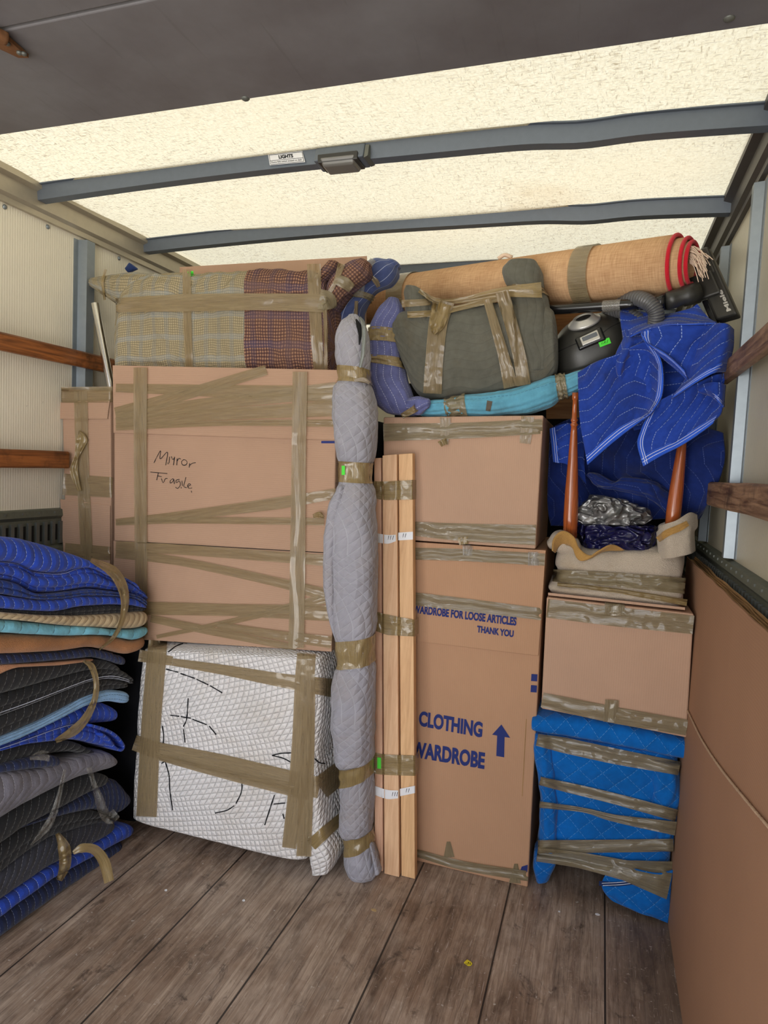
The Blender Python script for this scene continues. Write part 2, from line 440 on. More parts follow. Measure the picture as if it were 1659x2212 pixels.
def cardboard(name, base, flute='v', var=.12, fl=.35):
    N = NT(name); vec, u, v = N.uv()
    n = N.noise(vec, 3.5, 5, .6); f = N.noise(N.scale(vec, (1, 1, 1)), 420, 2)
    col = N.mix(N.ramp(N.m('ADD', N.m('MULTIPLY', n, .75), N.m('MULTIPLY', f, .25)), [(.3, 0.), (.7, 1.)]), mul(base, 1 - var), mul(base, 1 + var * .6))
    x = v if flute == 'h' else u
    s = N.m('SINE', N.m('MULTIPLY', x, 2 * PI / .0075))
    col = N.mix(N.m('MULTIPLY', N.ramp(s, [(.0, 1.), (.6, 0.)]), .10), col, mul(base, .6))
    N.set(col, .8, spec=.2)
    N.bump(N.m('ADD', N.m('MULTIPLY', s, .12 * fl), N.m('ADD', N.m('MULTIPLY', f, .1), N.m('MULTIPLY', n, .6))), .35, .006)
    return N.mat
def tape_mat(name, col, alpha=.72, rough=.16, wr=1.):
    N = NT(name); vec, u, v = N.uv()
    a = N.noise(N.scale(vec, (46, 2.2, 1)), 5, 4, .6, .5)
    b = N.noise(N.scale(vec, (40, 30, 1)), 2.2, 3, .6, 1.2)
    c = N.mix(N.ramp(a, [(.35, 0.), (.65, 1.)]), mul(col, .90), mul(col, 1.10))
    N.set(c, rough, spec=.6); N.b.inputs['Coat Weight'].default_value = .8; N.b.inputs['Coat Roughness'].default_value = .05; N.b.inputs['Coat IOR'].default_value = 1.55
    N.bump(N.m('ADD', N.m('MULTIPLY', a, 1.), N.m('MULTIPLY', b, .5)), .55 * wr, .004)
    tr = N.node('ShaderNodeBsdfTransparent'); tr.inputs[0].default_value = (*[min(1, x ** .35 * 1.05) for x in col], 1)
    mx = N.node('ShaderNodeMixShader'); N.put(mx.inputs[0], N.ramp(a, [(.25, alpha - .07), (.75, min(1, alpha + .07))]))
    N.l.new(tr.outputs[0], mx.inputs[1]); N.l.new(N.b.outputs[0], mx.inputs[2]); N.l.new(mx.outputs[0], N.out.inputs[0])
    return N.mat
def plain(name, col, rough=.5, metal=0., spec=.5, bs=0., bsc=60, var=0.):
    N = NT(name); p = N.pos()[0]
    n = N.noise(p, bsc, 3)
    c = N.mix(n, mul(col, 1 - var), mul(col, 1 + var)) if var else col
    N.set(c, rough, metal, spec)
    if bs: N.bump(n, bs, .004)
    return N.mat
def wood(name, base, dark, axis=2, sc=9., rough=.45, gs=1., mottled=False, coat=0.):
    N = NT(name); p = N.pos()[0]
    s = [sc * 6] * 3; s[axis] = sc * .35
    g = N.noise(N.scale(p, tuple(s)), 1., 5, .6, .8)
    g2 = N.noise(N.scale(p, tuple(x * 4 for x in s)), 1., 3, .6)
    c = N.mix(N.ramp(g, [(.38, 0.), (.66, 1.)]), base, dark)
    c = N.mix(N.m('MULTIPLY', N.ramp(g2, [(.55, 0.), (.75, 1.)]), .35 * gs), c, mul(dark, .6))
    if mottled:
        c = N.mix(N.ramp(N.noise(p, 6, 4, .7), [(.5, 0.), (.68, .8)]), c, mul(dark, .25))
    N.set(c, rough, spec=.4, coat=coat); N.bump(g2, .15, .003)
    return N.mat

# cloth colours
Q_ROYAL = quilt('royal_blue_quilt', L3((36, 66, 158)), L3((150, 172, 225)), 'zig', .042, .16, .06, lw=.0018, dash=.009, puff=.55)
Q_ROYAL2 = quilt('royal_blue_quilt_dark', L3((34, 62, 150)), L3((140, 162, 215)), 'zig', .042, .16, .06, lw=.0018, dash=.009, puff=.55, swap=True)
Q_STACK = quilt('royal_blue_stack_quilt', L3((40, 70, 172)), L3((150, 170, 222)), 'zig', .034, .09, .012, lw=.0018, dash=.008, puff=.5, swap=True)
Q_STACK2 = quilt('blue_stack_quilt', L3((30, 54, 122)), L3((105, 125, 178)), 'zig', .034, .09, .012, lw=.0018, dash=.008, puff=.5, swap=True)
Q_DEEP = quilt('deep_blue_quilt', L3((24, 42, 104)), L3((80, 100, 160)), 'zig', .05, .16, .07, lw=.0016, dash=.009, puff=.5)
Q_NAVY = quilt('navy_quilt', L3((38, 46, 78)), L3((120, 130, 160)), 'zig', .026, .09, .03, lw=.0015, dash=.009, swap=True)
Q_BLACK = quilt('black_quilt', L3((38, 38, 40)), L3((150, 150, 150)), 'zig', .03, .10, .05, lw=.0015, dash=.009, stitchk=.7, swap=True)
Q_CHAR = quilt('charcoal_quilt', L3((56, 57, 66)), L3((160, 160, 168)), 'zig', .03, .1, .06, lw=.0015, dash=.008, stitchk=.8, swap=True)
Q_GREY = quilt('grey_quilt', L3((116, 114, 124)), L3((182, 182, 188)), 'zig', .034, .12, .08, lw=.0015, dash=.008, stitchk=.75, puff=.35, swap=True)
Q_TAN = quilt('tan_quilt', L3((188, 168, 134)), L3((150, 130, 95)), 'zig', .030, .035, .022, dash=0, lw=.0016, puff=.45, stitchk=.35, swap=True)
Q_SKY = quilt('sky_blue_quilt', L3((118, 186, 208)), L3((60, 84, 104)), 'wave', .065, .16, .018, lw=.0018, dash=.02, puff=.4, swap=True)
Q_SKYC = quilt('light_blue_cotton', L3((98, 164, 190)), L3((70, 120, 150)), 'lines', .06, lw=.0015, puff=.2, var=.22, dirt=L3((95, 110, 105)), dirtk=.3)
Q_PALE = quilt('pale_blue_quilt', L3((140, 182, 225)), L3((85, 125, 170)), 'lines', .012, lw=.0012, puff=.5)
Q_WHITE = quilt('white_quilt', L3((228, 224, 221)), L3((206, 203, 200)), 'arc', .021, .34, .05, lw=.0016, dash=0, puff=.9, dirt=L3((190, 176, 156)), dirtk=.5, var=.08, stitchk=.6, bs=.8)
Q_ROLL = quilt('grey_lilac_quilt', L3((154, 152, 160)), L3((188, 188, 194)), 'arc', .034, .30, .06, lw=.0018, dash=0, puff=.8, dirt=L3((152, 140, 130)), dirtk=.5, var=.14, stitchk=.55, bs=.5, skew=.6)
Q_PURP = quilt('purple_blue_pinstripe', L3((102, 106, 154)), L3((182, 184, 208)), 'wave', .026, .2, .010, lw=.0016, dash=.009, puff=.3, bs=.6)
Q_NPIN = quilt('navy_pinstripe', L3((74, 86, 130)), L3((165, 174, 200)), 'lines', .034, lw=.0018, dash=0, puff=.3, bs=.6)
Q_MOSS = quilt('grey_green_wrap', L3((98, 97, 88)), L3((84, 82, 72)), 'wave', .028, .2, .010, lw=.001, dash=0, puff=.35, dirt=L3((88, 76, 56)), dirtk=.5, var=.26, stitchk=.4, bs=.6)
Q_CYAN = quilt('bright_blue_quilt', L3((8, 100, 182)), L3((96, 156, 214)), 'diamond', .075, lw=.0017, dash=.009, puff=.4, var=.25)
PL_OLIVE = plaid('olive_plaid', L3((178, 163, 130)), L3((100, 93, 76)), L3((118, 126, 130)), .0085)
PL_PLUM = plaid('plum_check', L3((160, 122, 98)), L3((62, 42, 50)), L3((66, 62, 84)), .0105, 1.35)
C_BEIGE = cloth('beige_fleece', L3((190, 176, 158)), 300, .22, .7, L3((150, 128, 98)))
C_BINDT = cloth('tan_binding', L3((176, 136, 78)), 300, .3, .4)
C_TERRY = cloth('brown_terry', L3((176, 122, 78)), 340, .4, .9)
C_PEACH = cloth('peach_terry', L3((206, 150, 112)), 340, .3, .9)
C_BIND = cloth('blue_binding', L3((48, 92, 205)), 200, .2, .3)
C_BINDN = cloth('navy_binding', L3((34, 50, 92)), 200, .2, .3)
C_THREAD = plain('white_thread', L3((205, 212, 230)), .8)
CB = cardboard('cardboard', L3((186, 152, 128)), 'v', .08)
CB_H = cardboard('cardboard_ribbed', L3((174, 141, 117)), 'h', .08, fl=.8)
CB_W = cardboard('cardboard_wardrobe', L3((184, 144, 113)), 'v', .07)
CB_S = cardboard('cardboard_sheet', L3((158, 120, 94)), 'v', .07, fl=.4)
CB_EDGE = cardboard('cardboard_edge', L3((172, 134, 92)), 'v', .5, 2.)
TAPE = tape_mat('brown_packing_tape', L3((156, 136, 102)), .60)
TAPE_D = tape_mat('brown_packing_tape_crumpled', L3((150, 128, 84)), .82, .16, 1.7)
TAPE_O = tape_mat('olive_packing_tape', L3((146, 132, 102)), .70, .13, 1.7)
TAPE_C = tape_mat('clear_packing_tape', L3((190, 186, 178)), .34, .1, 1.6)
GREEN = plain('neon_green_paper', L3((80, 220, 60)), .7)
YELLOW = plain('yellow_paper', L3((225, 205, 40)), .7)
INK = plain('black_marker', L3((24, 24, 28)), .7, spec=.2)
INKB = plain('navy_print', L3((40, 52, 112)), .7, spec=.2)
PAPER = plain('white_paper', L3((228, 228, 230)), .7)
GALV = plain('galvanised_steel', L3((140, 148, 154)), .45, .7, .5, .08, 40, .12)
GALV_D = plain('dull_steel', L3((112, 114, 108)), .55, .6, .5, .15, 40, .2)
BOW = plain('painted_grey_steel', L3((104, 112, 122)), .5, .35, .5, .06, 50, .1)
RAIL = plain('beige_anodised_rail', L3((176, 166, 146)), .38, .45, .5, .05, 30, .1)
RAIL_D = plain('dark_steel_rail', L3((92, 88, 84)), .5, .5, .5, .05, 30, .12)
TRACK = plain('grey_green_track', L3((108, 112, 100)), .55, .5, .5, .2, 60, .25)
CHROME = plain('brushed_chrome', L3((215, 212, 205)), .22, 1.)
BLACKP = plain('black_plastic', L3((46, 45, 42)), .38, spec=.5, bs=.05, bsc=200, var=.2)
BLACKG = plain('black_gloss', L3((22, 22, 24)), .16, spec=.6)
HOSE = plain('grey_hose', L3((84, 84, 86)), .35, spec=.6)
SILV = plain('silver_plastic', L3((196, 194, 190)), .3, .5)
GAP_CLOTH = plain('gap_dark_cloth', L3((30, 30, 33)), .95, 0, .1, .3, 30, .2)
DARK = plain('dark_gap', L3((20, 20, 20)), .9)
RED = cloth('red_binding', L3((205, 32, 48)), 500, .25, .6)
FRINGE = plain('cream_fringe', L3((222, 198, 176)), .9)
RUST = plain('rusty_iron', L3((120, 82, 52)), .8, .3, .4, .4, 60, .5)
W_SLAT = wood('stained_slat', L3((156, 94, 48)), L3((92, 52, 26)), 1, 9, .4, 1., True)
W_SLATR = wood('worn_slat', L3((150, 118, 92)), L3((84, 56, 40)), 1, 9, .6, 1., True)
W_MAPLE = wood('pale_planed_wood', L3((226, 186, 146)), L3((206, 160, 122)), 2, 10, .5, .6)
W_MAPLE2 = wood('pinkish_planed_wood', L3((226, 182, 150)), L3((208, 160, 130)), 2, 10, .5, .6)
W_MAPLE3 = wood('straw_planed_wood', L3((224, 182, 134)), L3((204, 158, 112)), 2, 10, .5, .6)
W_LEG = wood('orange_turned_wood', L3((178, 94, 48)), L3((134, 66, 30)), 2, 14, .22, .5, False, .6)
W_BOARD = wood('brown_board', L3((176, 126, 74)), L3((140, 94, 52)), 0, 9, .5)
def tarp(name, base, rough, metal, k=1.):
    N = NT(name); vec, u, v = N.uv(); p = N.pos()[0]
    def ridge(sc, dist): return N.m('POWER', N.m('SUBTRACT', 1., N.m('MULTIPLY', N.m('ABSOLUTE', N.m('SUBTRACT', N.noise(N.scale(p, (1, 1, 1.7)), sc, 1, .4, dist), .5)), 4.)), 2.)
    r1, r2 = ridge(8, 1.2), ridge(17, .8)
    n = N.noise(p, 20, 3)
    N.set(N.mix(n, mul(base, .55), mul(base, 1.2)), rough, metal, .7)
    N.bump(N.m('ADD', r1, N.m('MULTIPLY', r2, .5)), 1., .03 * k)
    return N.mat
T_SILV = tarp('silver_tarp', L3((170, 170, 170)), .36, .55)
T_NAVY = tarp('navy_tarp', L3((22, 24, 74)), .2, 0., .7)
def rug_mat():
    N = NT('rug_backing'); vec, u, v = N.uv()
    a = N.noise(N.scale(vec, (300, 18, 1)), 1, 2); b = N.noise(N.scale(vec, (18, 300, 1)), 1, 2); c = N.noise(vec, 5, 4)
    s = N.m('ADD', N.m('MULTIPLY', N.m('ADD', a, b), .35), N.m('MULTIPLY', c, .3))
    N.set(N.mix(N.ramp(s, [(.35, 0.), (.65, 1.)]), L3((168, 128, 92)), L3((214, 176, 136))), .9, spec=.1)
    N.bump(N.m('ADD', a, b), .25, .003); return N.mat
RUG = rug_mat()
def wall_mat(name, base, gloss):
    N = NT(name); p, x, y, z = N.pos()
    n = N.noise(p, 2.5, 5, .6); r = N.m('SINE', N.m('MULTIPLY', y, 2 * PI / .011)); q = N.noise(N.scale(p, (1, 1, .5)), 90, 3)
    col = N.mix(N.ramp(n, [(.35, 0.), (.7, 1.)]), mul(base, .9), mul(base, 1.04))
    sp = N.ramp(N.noise(p, 38, 2, .5), [(.74, 0.), (.78, 1.)])
    col = N.mix(N.m('MULTIPLY', sp, .35), col, mul(base, .45))
    N.set(col, gloss, spec=.5)
    N.bump(N.m('ADD', N.m('MULTIPLY', r, .25), N.m('MULTIPLY', q, .8)), .25, .004); return N.mat
WALL_L = wall_mat('cream_panel', L3((222, 215, 196)), .55)
WALL_R = wall_mat('grey_cream_panel', L3((190, 182, 160)), .33)
def roof_mat():
    N = NT('translucent_fibreglass'); p, x, y, z = N.pos()
    f1 = N.noise(N.scale(p, (22, 95, 1)), 1.6, 4, .6, .9); f2 = N.noise(N.scale(p, (95, 22, 1)), 1.6, 4, .6, .9)
    big = N.noise(p, 2.2, 4); fine = N.noise(p, 130, 2)
    d = N.m('MAXIMUM', N.ramp(f1, [(.54, 0.), (.68, 1.)]), N.ramp(f2, [(.56, 0.), (.70, 1.)]))
    d = N.m('MULTIPLY', d, N.ramp(big, [(.3, .25), (.7, .8)]))
    base = N.mix(big, L3((252, 240, 205)), L3((255, 247, 220)))
    base = N.mix(N.m('MULTIPLY', N.ramp(fine, [(.3, 0.), (.7, 1.)]), .45), base, L3((222, 202, 156)))
    col = N.mix(N.m('MULTIPLY', d, .95), base, L3((156, 128, 84)))
    st = N.ramp(N.noise(p, 1.7, 4, .6), [(.62, 0.), (.78, .35)])
    col = N.mix(st, col, L3((220, 190, 140)))
    t = N.node('ShaderNodeBsdfTranslucent'); N.l.new(col, t.inputs[0])
    dd = N.node('ShaderNodeBsdfDiffuse'); N.l.new(col, dd.inputs[0])
    mx = N.node('ShaderNodeMixShader'); mx.inputs[0].default_value = .63
    N.l.new(t.outputs[0], mx.inputs[1]); N.l.new(dd.outputs[0], mx.inputs[2]); N.l.new(mx.outputs[0], N.out.inputs[0])
    return N.mat
ROOF = roof_mat()
def door_mat():
    N = NT('dark_grey_door_panel'); p, x, y, z = N.pos()
    n = N.noise(p, 3, 5, .65); s = N.noise(N.scale(p, (60, 4, 1)), 1, 4, .6, .6)
    col = N.mix(N.ramp(n, [(.35, 0.), (.7, 1.)]), L3((100, 96, 97)), L3((118, 116, 118)))
    col = N.mix(N.m('MULTIPLY', N.ramp(s, [(.62, 0.), (.75, 1.)]), .25), col, L3((70, 66, 62)))
    N.set(col, .5, spec=.4); N.bump(n, .1, .01); return N.mat
DOORM = door_mat()
def floor_mat():
    N = NT('worn_floorboards'); p, x, y, z = N.pos()
    bw = .33
    t = N.m('DIVIDE', N.m('ADD', x, 5.835), bw); fr = N.m('FRACT', t)
    seam = N.m('GREATER_THAN', N.m('ABSOLUTE', N.m('SUBTRACT', fr, .5)), .491)
    t2 = N.m('DIVIDE', N.m('ADD', x, 5.8), .036); id2 = N.m('FLOOR', t2)
    wn_ = N.node('ShaderNodeTexWhiteNoise', noise_dimensions='2D'); cb = N.node('ShaderNodeCombineXYZ')
    N.l.new(id2, cb.inputs[0]); N.l.new(N.m('FLOOR', N.m('ADD', N.m('MULTIPLY', y, 1.3), N.m('MULTIPLY', id2, .37))), cb.inputs[1]); N.l.new(cb.outputs[0], wn_.inputs['Vector'])
    g = N.noise(N.scale(p, (90, 6, 1)), 1., 6, .7, .8); big = N.noise(p, 1.7, 5, .65); mid = N.noise(N.scale(p, (16, 3.5, 1)), 1., 6, .72, .4)
    blot = N.noise(N.scale(p, (11, 7, 1)), 1., 5, .75, .8)
    c = N.mix(N.ramp(g, [(.3, 0.), (.7, 1.)]), L3((122, 100, 84)), L3((196, 174, 154)))
    c = N.mix(N.m('MULTIPLY', wn_.outputs[0], .55), c, L3((130, 102, 82)))
    c = N.mix(N.ramp(mid, [(.45, 0.), (.66, .85)]), c, L3((84, 66, 54)))
    c = N.mix(N.m('MULTIPLY', N.ramp(big, [(.46, 0.), (.66, .8)]), N.ramp(g, [(.35, .3), (.65, 1.)])), c, L3((206, 188, 172)))
    c = N.mix(N.ramp(blot, [(.58, 0.), (.70, .75)]), c, L3((58, 47, 42)))
    c = N.mix(N.m('MULTIPLY', N.ramp(x, [(-.35, 0.), (.25, .6)]), 1.), c, L3((72, 60, 52)))  # board colour ramps darker towards the right wall
    for vec, a in ((N.scale(p, (170, 10, 1)), .55), (N.scale(p, (40, 60, 1)), .3)):
        sc = N.ramp(N.noise(vec, 1., 2, .5, 1.6), [(.67, 0.), (.71, 1.)]); c = N.mix(N.m('MULTIPLY', sc, a), c, L3((196, 182, 170)))
    c = N.mix(N.m('MULTIPLY', N.ramp(N.noise(p, 55, 2), [(.70, 0.), (.74, 1.)]), .6), c, L3((206, 198, 190)))
    hair = N.m('LESS_THAN', N.m('FRACT', t2), .04)
    c = N.mix(N.m('MULTIPLY', hair, .4), c, L3((50, 40, 36)))
    c = N.mix(N.m('MULTIPLY', seam, .9), c, L3((30, 25, 23)))
    N.set(c, N.ramp(g, [(.2, .42), (.8, .68)]), spec=.35)
    N.bump(N.m('SUBTRACT', N.m('MULTIPLY', g, .5), N.m('ADD', seam, N.m('MULTIPLY', hair, .4))), .4, .004); return N.mat
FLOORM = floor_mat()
LENS = plain('frosted_lens', L3((112, 110, 106)), .25, spec=.6, bs=.1, bsc=80)
# ------------------------------------------------------------------ the truck body
XL, XR, ZC = -2.13, .392, 2.515
def struct(o): o['kind'] = 'structure'; return o
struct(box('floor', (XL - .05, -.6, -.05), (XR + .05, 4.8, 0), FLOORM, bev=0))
struct(box('wall_left', (XL - .04, -.6, -.05), (XL, 4.8, ZC + .03), WALL_L, bev=0))
struct(box('wall_right', (XR, -.6, -.05), (XR + .04, 4.8, ZC + .03), WALL_R, bev=0))
struct(box('wall_front', (XL, 4.8, -.05), (XR, 4.84, ZC + .03), WALL_L, bev=0))
g = np.array([[(x, y, ZC + .012 * math.sin(x * 2.2) * math.sin(y * 5)) for x in np.linspace(XL - .04, XR + .04, 24)] for y in np.linspace(-.6, 4.84, 60)])
struct(mk('ceiling', g.reshape(-1, 3), grid_faces(60, 24, False), ROOF, bvh=False))
# roof bows: bent pressed steel channels
def bow(name, Y, sag):
    n = 60; xs = np.linspace(XL + .03, XR - .03, n); w, h = .026, .05
    prof = [(-w - .012, 0), (-w, 0), (-w + .006, -h), (w - .006, -h), (w, 0), (w + .012, 0), (w + .012, .004), (-w - .012, .004)]
    G = []
    for x in xs:
        z = ZC - .014 + .026 * (1 - ((x - XL) / (XR - XL) * 2 - 1) ** 2) - sag * math.exp(-((x + .12) / .11) ** 2) - .25 * sag * math.exp(-((x + .6) / .3) ** 2)
        G.append([(x, Y + p[0], z + p[1]) for p in prof])
    G = np.array(G); m = len(prof)
    return struct(mk(name, G.reshape(-1, 3), grid_faces(n, m, True) + [list(range(m))[::-1], [(n - 1) * m + j for j in range(m)]], BOW, smooth=False))
bow1 = bow('trim_1', 2.045, .010); bow('trim_2', 2.655, .010); bow('trim_3', 3.265, .0); bow('trim_4', 4.30, .0)
# side rails under the roof
def rail(name, x, d, mat):
    a = [(0, 0), (.055, 0), (.055, -.022), (.03, -.03), (.03, -.085), (.016, -.095), (.016, -.115), (0, -.115)]
    G = np.array([[(x + d * p[0], y, ZC - .002 + p[1]) for p in a] for y in np.linspace(-.55, 4.75, 12)]); m = len(a)
    return struct(mk(name, G.reshape(-1, 3), grid_faces(12, m, True) + [list(range(m))[::-1], [11 * m + j for j in range(m)]], mat, smooth=False))
rail('trim_5', XL, 1, RAIL); rail('trim_6', XR, -1, RAIL_D)
# upright hat-section posts
def post(name, x, d, y, mat):
    w, p = (.030, .042) if d > 0 else (.022, .030)
    a = [(0, -w - .022), (.003, -w - .022), (.003, -w), (p, -w + .008), (p, w - .008), (.003, w), (.003, w + .022), (0, w + .022)]
    z0, z1 = 1.28, 2.385
    G = np.array([[(x + d * q[0], y + q[1], z) for q in a] for z in np.linspace(z0, z1, 6)]); m = len(a)
    return struct(mk(name, G.reshape(-1, 3), grid_faces(6, m, True) + [list(range(m))[::-1], [5 * m + j for j in range(m)]], mat, smooth=False))
k = 7
for y in (2.29, 2.90, 3.5, 1.07, 4.1): post('trim_%d' % k, XL, 1, y, GALV); k += 1
for y in (1.63, 2.235, 2.80, 3.4, 4.0): post('trim_%d' % k, XR, -1, y, GALV); k += 1
# lashing tracks along both walls
def track(name, x, d):
    t = struct(mk(name, *(lambda a, m: (np.array([[(x + d * p[0], y, p[1]) for p in a] for y in np.linspace(-.5, 4.7, 40)]).reshape(-1, 3), grid_faces(40, m, True)))([(0, 1.275), (.018, 1.270), (.022, 1.245), (.010, 1.232), (.010, 1.125), (.024, 1.112), (.024, 1.09), (0, 1.085)], 8), TRACK, smooth=False))
    V = []
    for i in range(86):
        y = .9 + i * .0395
        if y > 3.4: break
        V.append(((x + d * .010, y, 1.13), (x + d * .021, y + .015, 1.222)))
    boxes('slot_lip', V, GALV_D, t)
    boxes('slot', [((x + d * .0102, a[1] + .016, 1.145), (x + d * .0112, a[1] + .036, 1.21)) for a, b in V], DARK, t)
    boxes('rivet', [((x + d * .0, .95 + .079 * i, 1.256), (x + d * .0235, .956 + .079 * i, 1.263)) for i in range(45)], GALV_D, t)
    return t
track('trim_17', XL, 1); track('trim_18', XR, -1)
wl_ = [o for o in COL.objects if o.name == 'wall_left'][0]
for p in ((10, 447), (103, 490), (257, 558), (188, 524)):
    c = pw(*p, X=XL + .001); lathe('screw', c, c + np.array([.005, 0, 0]), [(0, .009), (.6, .008), (1, .004)], GALV, wl_, 12)
for nm, x, d in (('added_lining_left', XL, 1), ('added_lining_right', XR, -1)): struct(box(nm, (x, -.5, 0), (x + d * .007, 4.75, 1.083), plain('added_dark_lining', L3((58, 56, 52)), .7, 0, .3, .1, 30, .2), bev=0))  # dark lower-wall lining, added to darken the gaps beside the load
# wooden slats bolted to the posts
def slat(px, x, d, zt, zb, y0, y1, mat, label, seed, group):
    n = 50; G = []
    for y in np.linspace(y0, y1, n):
        o = .003 * noise.noise(Vector((y * 3, seed, 0)))
        G.append([(x, y, zt + o), (x + d * .02, y, zt + o), (x + d * .025, y, zt - .006 + o), (x + d * .025, y, zb + .006 + o), (x + d * .02, y, zb + o), (x, y, zb + o)])
    G = np.array(G); o = mk('wooden_rail', G.reshape(-1, 3), grid_faces(n, 6, True) + [list(range(6))[::-1], [(n - 1) * 6 + j for j in range(6)]], mat, smooth=False)
    return tag(o, label, 'slat', group)
gs = 'wooden slats bolted along the truck walls'
slat(0, XL + .043, 1, 1.922, 1.858, .3, 2.55, W_SLAT, 'upper dark-stained wooden slat on the cream left wall', 1, gs)
slat(0, XL + .043, 1, 1.508, 1.44, .3, 2.16, W_SLAT, 'lower dark-stained wooden slat on the cream left wall', 2, gs)
slat(0, XR - .031, -1, 1.888, 1.825, .3, 2.40, W_SLATR, 'upper scuffed wooden slat on the right wall, rising beside the vacuum floor head', 3, gs)
slat(0, XR - .031, -1, 1.508, 1.43, .3, 2.62, W_SLATR, 'lower scuffed wooden slat on the right wall above the cardboard sheets', 4, gs)
# rolled-up rear door, lying open under the roof
ZD = 2.37
d1 = empty('door_1', (-.8, .5, ZD)); d1['kind'] = 'structure'
ys = pw(0, 65, Z=ZD)[1]
box('door_panel', (-2.04, ys + .004, ZD), (.30, 1.452, ZD + .022), DOORM, d1, .003)
box('door_panel', (-2.04, -.15, ZD), (.30, ys - .004, ZD + .022), DOORM, d1, .003)
box('door_panel', (-2.04, -.58, ZD), (.30, -.158, ZD + .022), DOORM, d1, .003)
for p in ((530, 213), (1575, 40)):
    c = pw(*p, Z=ZD); lathe('rivet', c + np.array([0, 0, .001]), c - np.array([0, 0, .005]), [(0, .011), (.5, .009), (1, .004)], GALV_D, d1, 16)
hg = [pw(*p, Z=ZD - .004) for p in ((-40, 60), (-40, 92), (0, 98), (40, 117), (62, 117), (48, 104), (30, 88), (0, 62))]
k = len(hg); hv = hg + [q - np.array([0, 0, .008]) for q in hg]
mk('hinge', hv, [list(range(k)), list(range(k, 2 * k))[::-1]] + [(i, (i + 1) % k, k + (i + 1) % k, k + i) for i in range(k)], RUST, d1, smooth=False)
a, b = pw(-30, 62, Z=ZD - .016), pw(14, 84, Z=ZD - .016); tube('hinge_barrel', [a, b], .013, RUST, d1, n=8)
for p in ((16, 92), (52, 114), (42, 112)):
    c = pw(*p, Z=ZD - .012); lathe('bolt', c, c - np.array([0, 0, .006]), [(0, .006), (.6, .006), (1, .003)], GALV_D, d1, 10)
# dome light and its sticker on the first bow
yb = 2.045 - .026 + .003
lt = empty('dome_light', pw(735, 336, Y=2.03), 'grey dome lamp with frosted lens mounted on the nearest roof bow', 'lamp')
c0 = pw(737, 325, Y=yb)
zb_ = ZC - .014 + .026 - .05 + .006
cx = c0[0]
hexa('housing', [(cx - .085, 1.995, zb_ - .012), (cx + .085, 1.995, zb_ - .012), (cx + .085, 2.075, zb_ - .014), (cx - .085, 2.075, zb_ - .014),
                 (cx - .085, 2.012, zb_ + .038), (cx + .085, 2.012, zb_ + .038), (cx + .085, 2.075, zb_ + .03), (cx - .085, 2.075, zb_ + .03)], BOW, lt, .006)
hexa('lens_frame', [(cx - .068, 1.992, zb_ - .020), (cx + .068, 1.992, zb_ - .020), (cx + .068, 2.068, zb_ - .020), (cx - .068, 2.068, zb_ - .020),
                    (cx - .068, 1.990, zb_ + .006), (cx + .068, 1.990, zb_ + .006), (cx + .068, 2.068, zb_ - .010), (cx - .068, 2.068, zb_ - .010)], BLACKP, lt, .003)
hexa('lens', [(cx - .052, 1.999, zb_ - .030), (cx + .052, 1.999, zb_ - .030), (cx + .052, 2.060, zb_ - .032), (cx - .052, 2.060, zb_ - .032),
              (cx - .060, 1.986, zb_ - .006), (cx + .060, 1.986, zb_ - .006), (cx + .060, 2.064, zb_ - .016), (cx - .060, 2.064, zb_ - .016)], LENS, lt, .006, 3)
hexa('end_bracket', [(cx + .086, 1.998, zb_ - .016), (cx + .100, 1.998, zb_ - .010), (cx + .100, 2.07, zb_ - .010), (cx + .086, 2.07, zb_ - .014),
                     (cx + .086, 2.010, zb_ + .03), (cx + .10, 2.010, zb_ + .03), (cx + .10, 2.07, zb_ + .03), (cx + .086, 2.07, zb_ + .03)], GALV_D, lt, .002)
sb = empty('sticker', pw(617, 342, Y=yb), 'white sticker reading LIGHTS on the nearest roof bow beside the dome lamp', 'sticker')
sY = yb - .005
q = [pw(583, 357, Y=sY), pw(659, 350, Y=sY), pw(653, 326, Y=sY), pw(579, 334, Y=sY)]
hexa('label', [q[0], q[1], q[1] + [0, .001, 0], q[0] + [0, .001, 0], q[3], q[2], q[2] + [0, .001, 0], q[3] + [0, .001, 0]], PAPER, sb, 0)
def sq(a, b): return q[0] + (q[1] - q[0]) * a + (q[3] - q[0]) * b - np.array([0, .0008, 0])
text('lettering', 'LIGHTS', INK, sb, sq(.29, .50), sq(.70, .50) - sq(.29, .50), (sq(0, .85) - sq(0, .5)), embolden=.05)
text('lettering', 'Dome light switch located on dash', INK, sb, sq(.06, .12), sq(.92, .12) - sq(.06, .12), (sq(0, .32) - sq(0, .12)), embolden=.015)
bd = []
for (a0, b0), (a1, b1) in (((.03, .06), (.97, .06)), ((.03, .94), (.97, .94)), ((.03, .06), (.03, .94)), ((.97, .06), (.97, .94)), ((.03, .40), (.97, .40))):
    P0, P1 = sq(a0, b0), sq(a1, b1); bd.append((P0, P1))
V, Fc = [], []
for P0, P1 in bd:
    dd = P1 - P0; dd /= np.linalg.norm(dd); nn = np.array([-dd[2], 0, dd[0]]) * .0007; kk = len(V)
    V += [P0 - nn, P1 - nn, P1 + nn, P0 + nn]; Fc.append((kk, kk + 1, kk + 2, kk + 3))
mk('border', V, Fc, INK, sb, smooth=False, bvh=False)

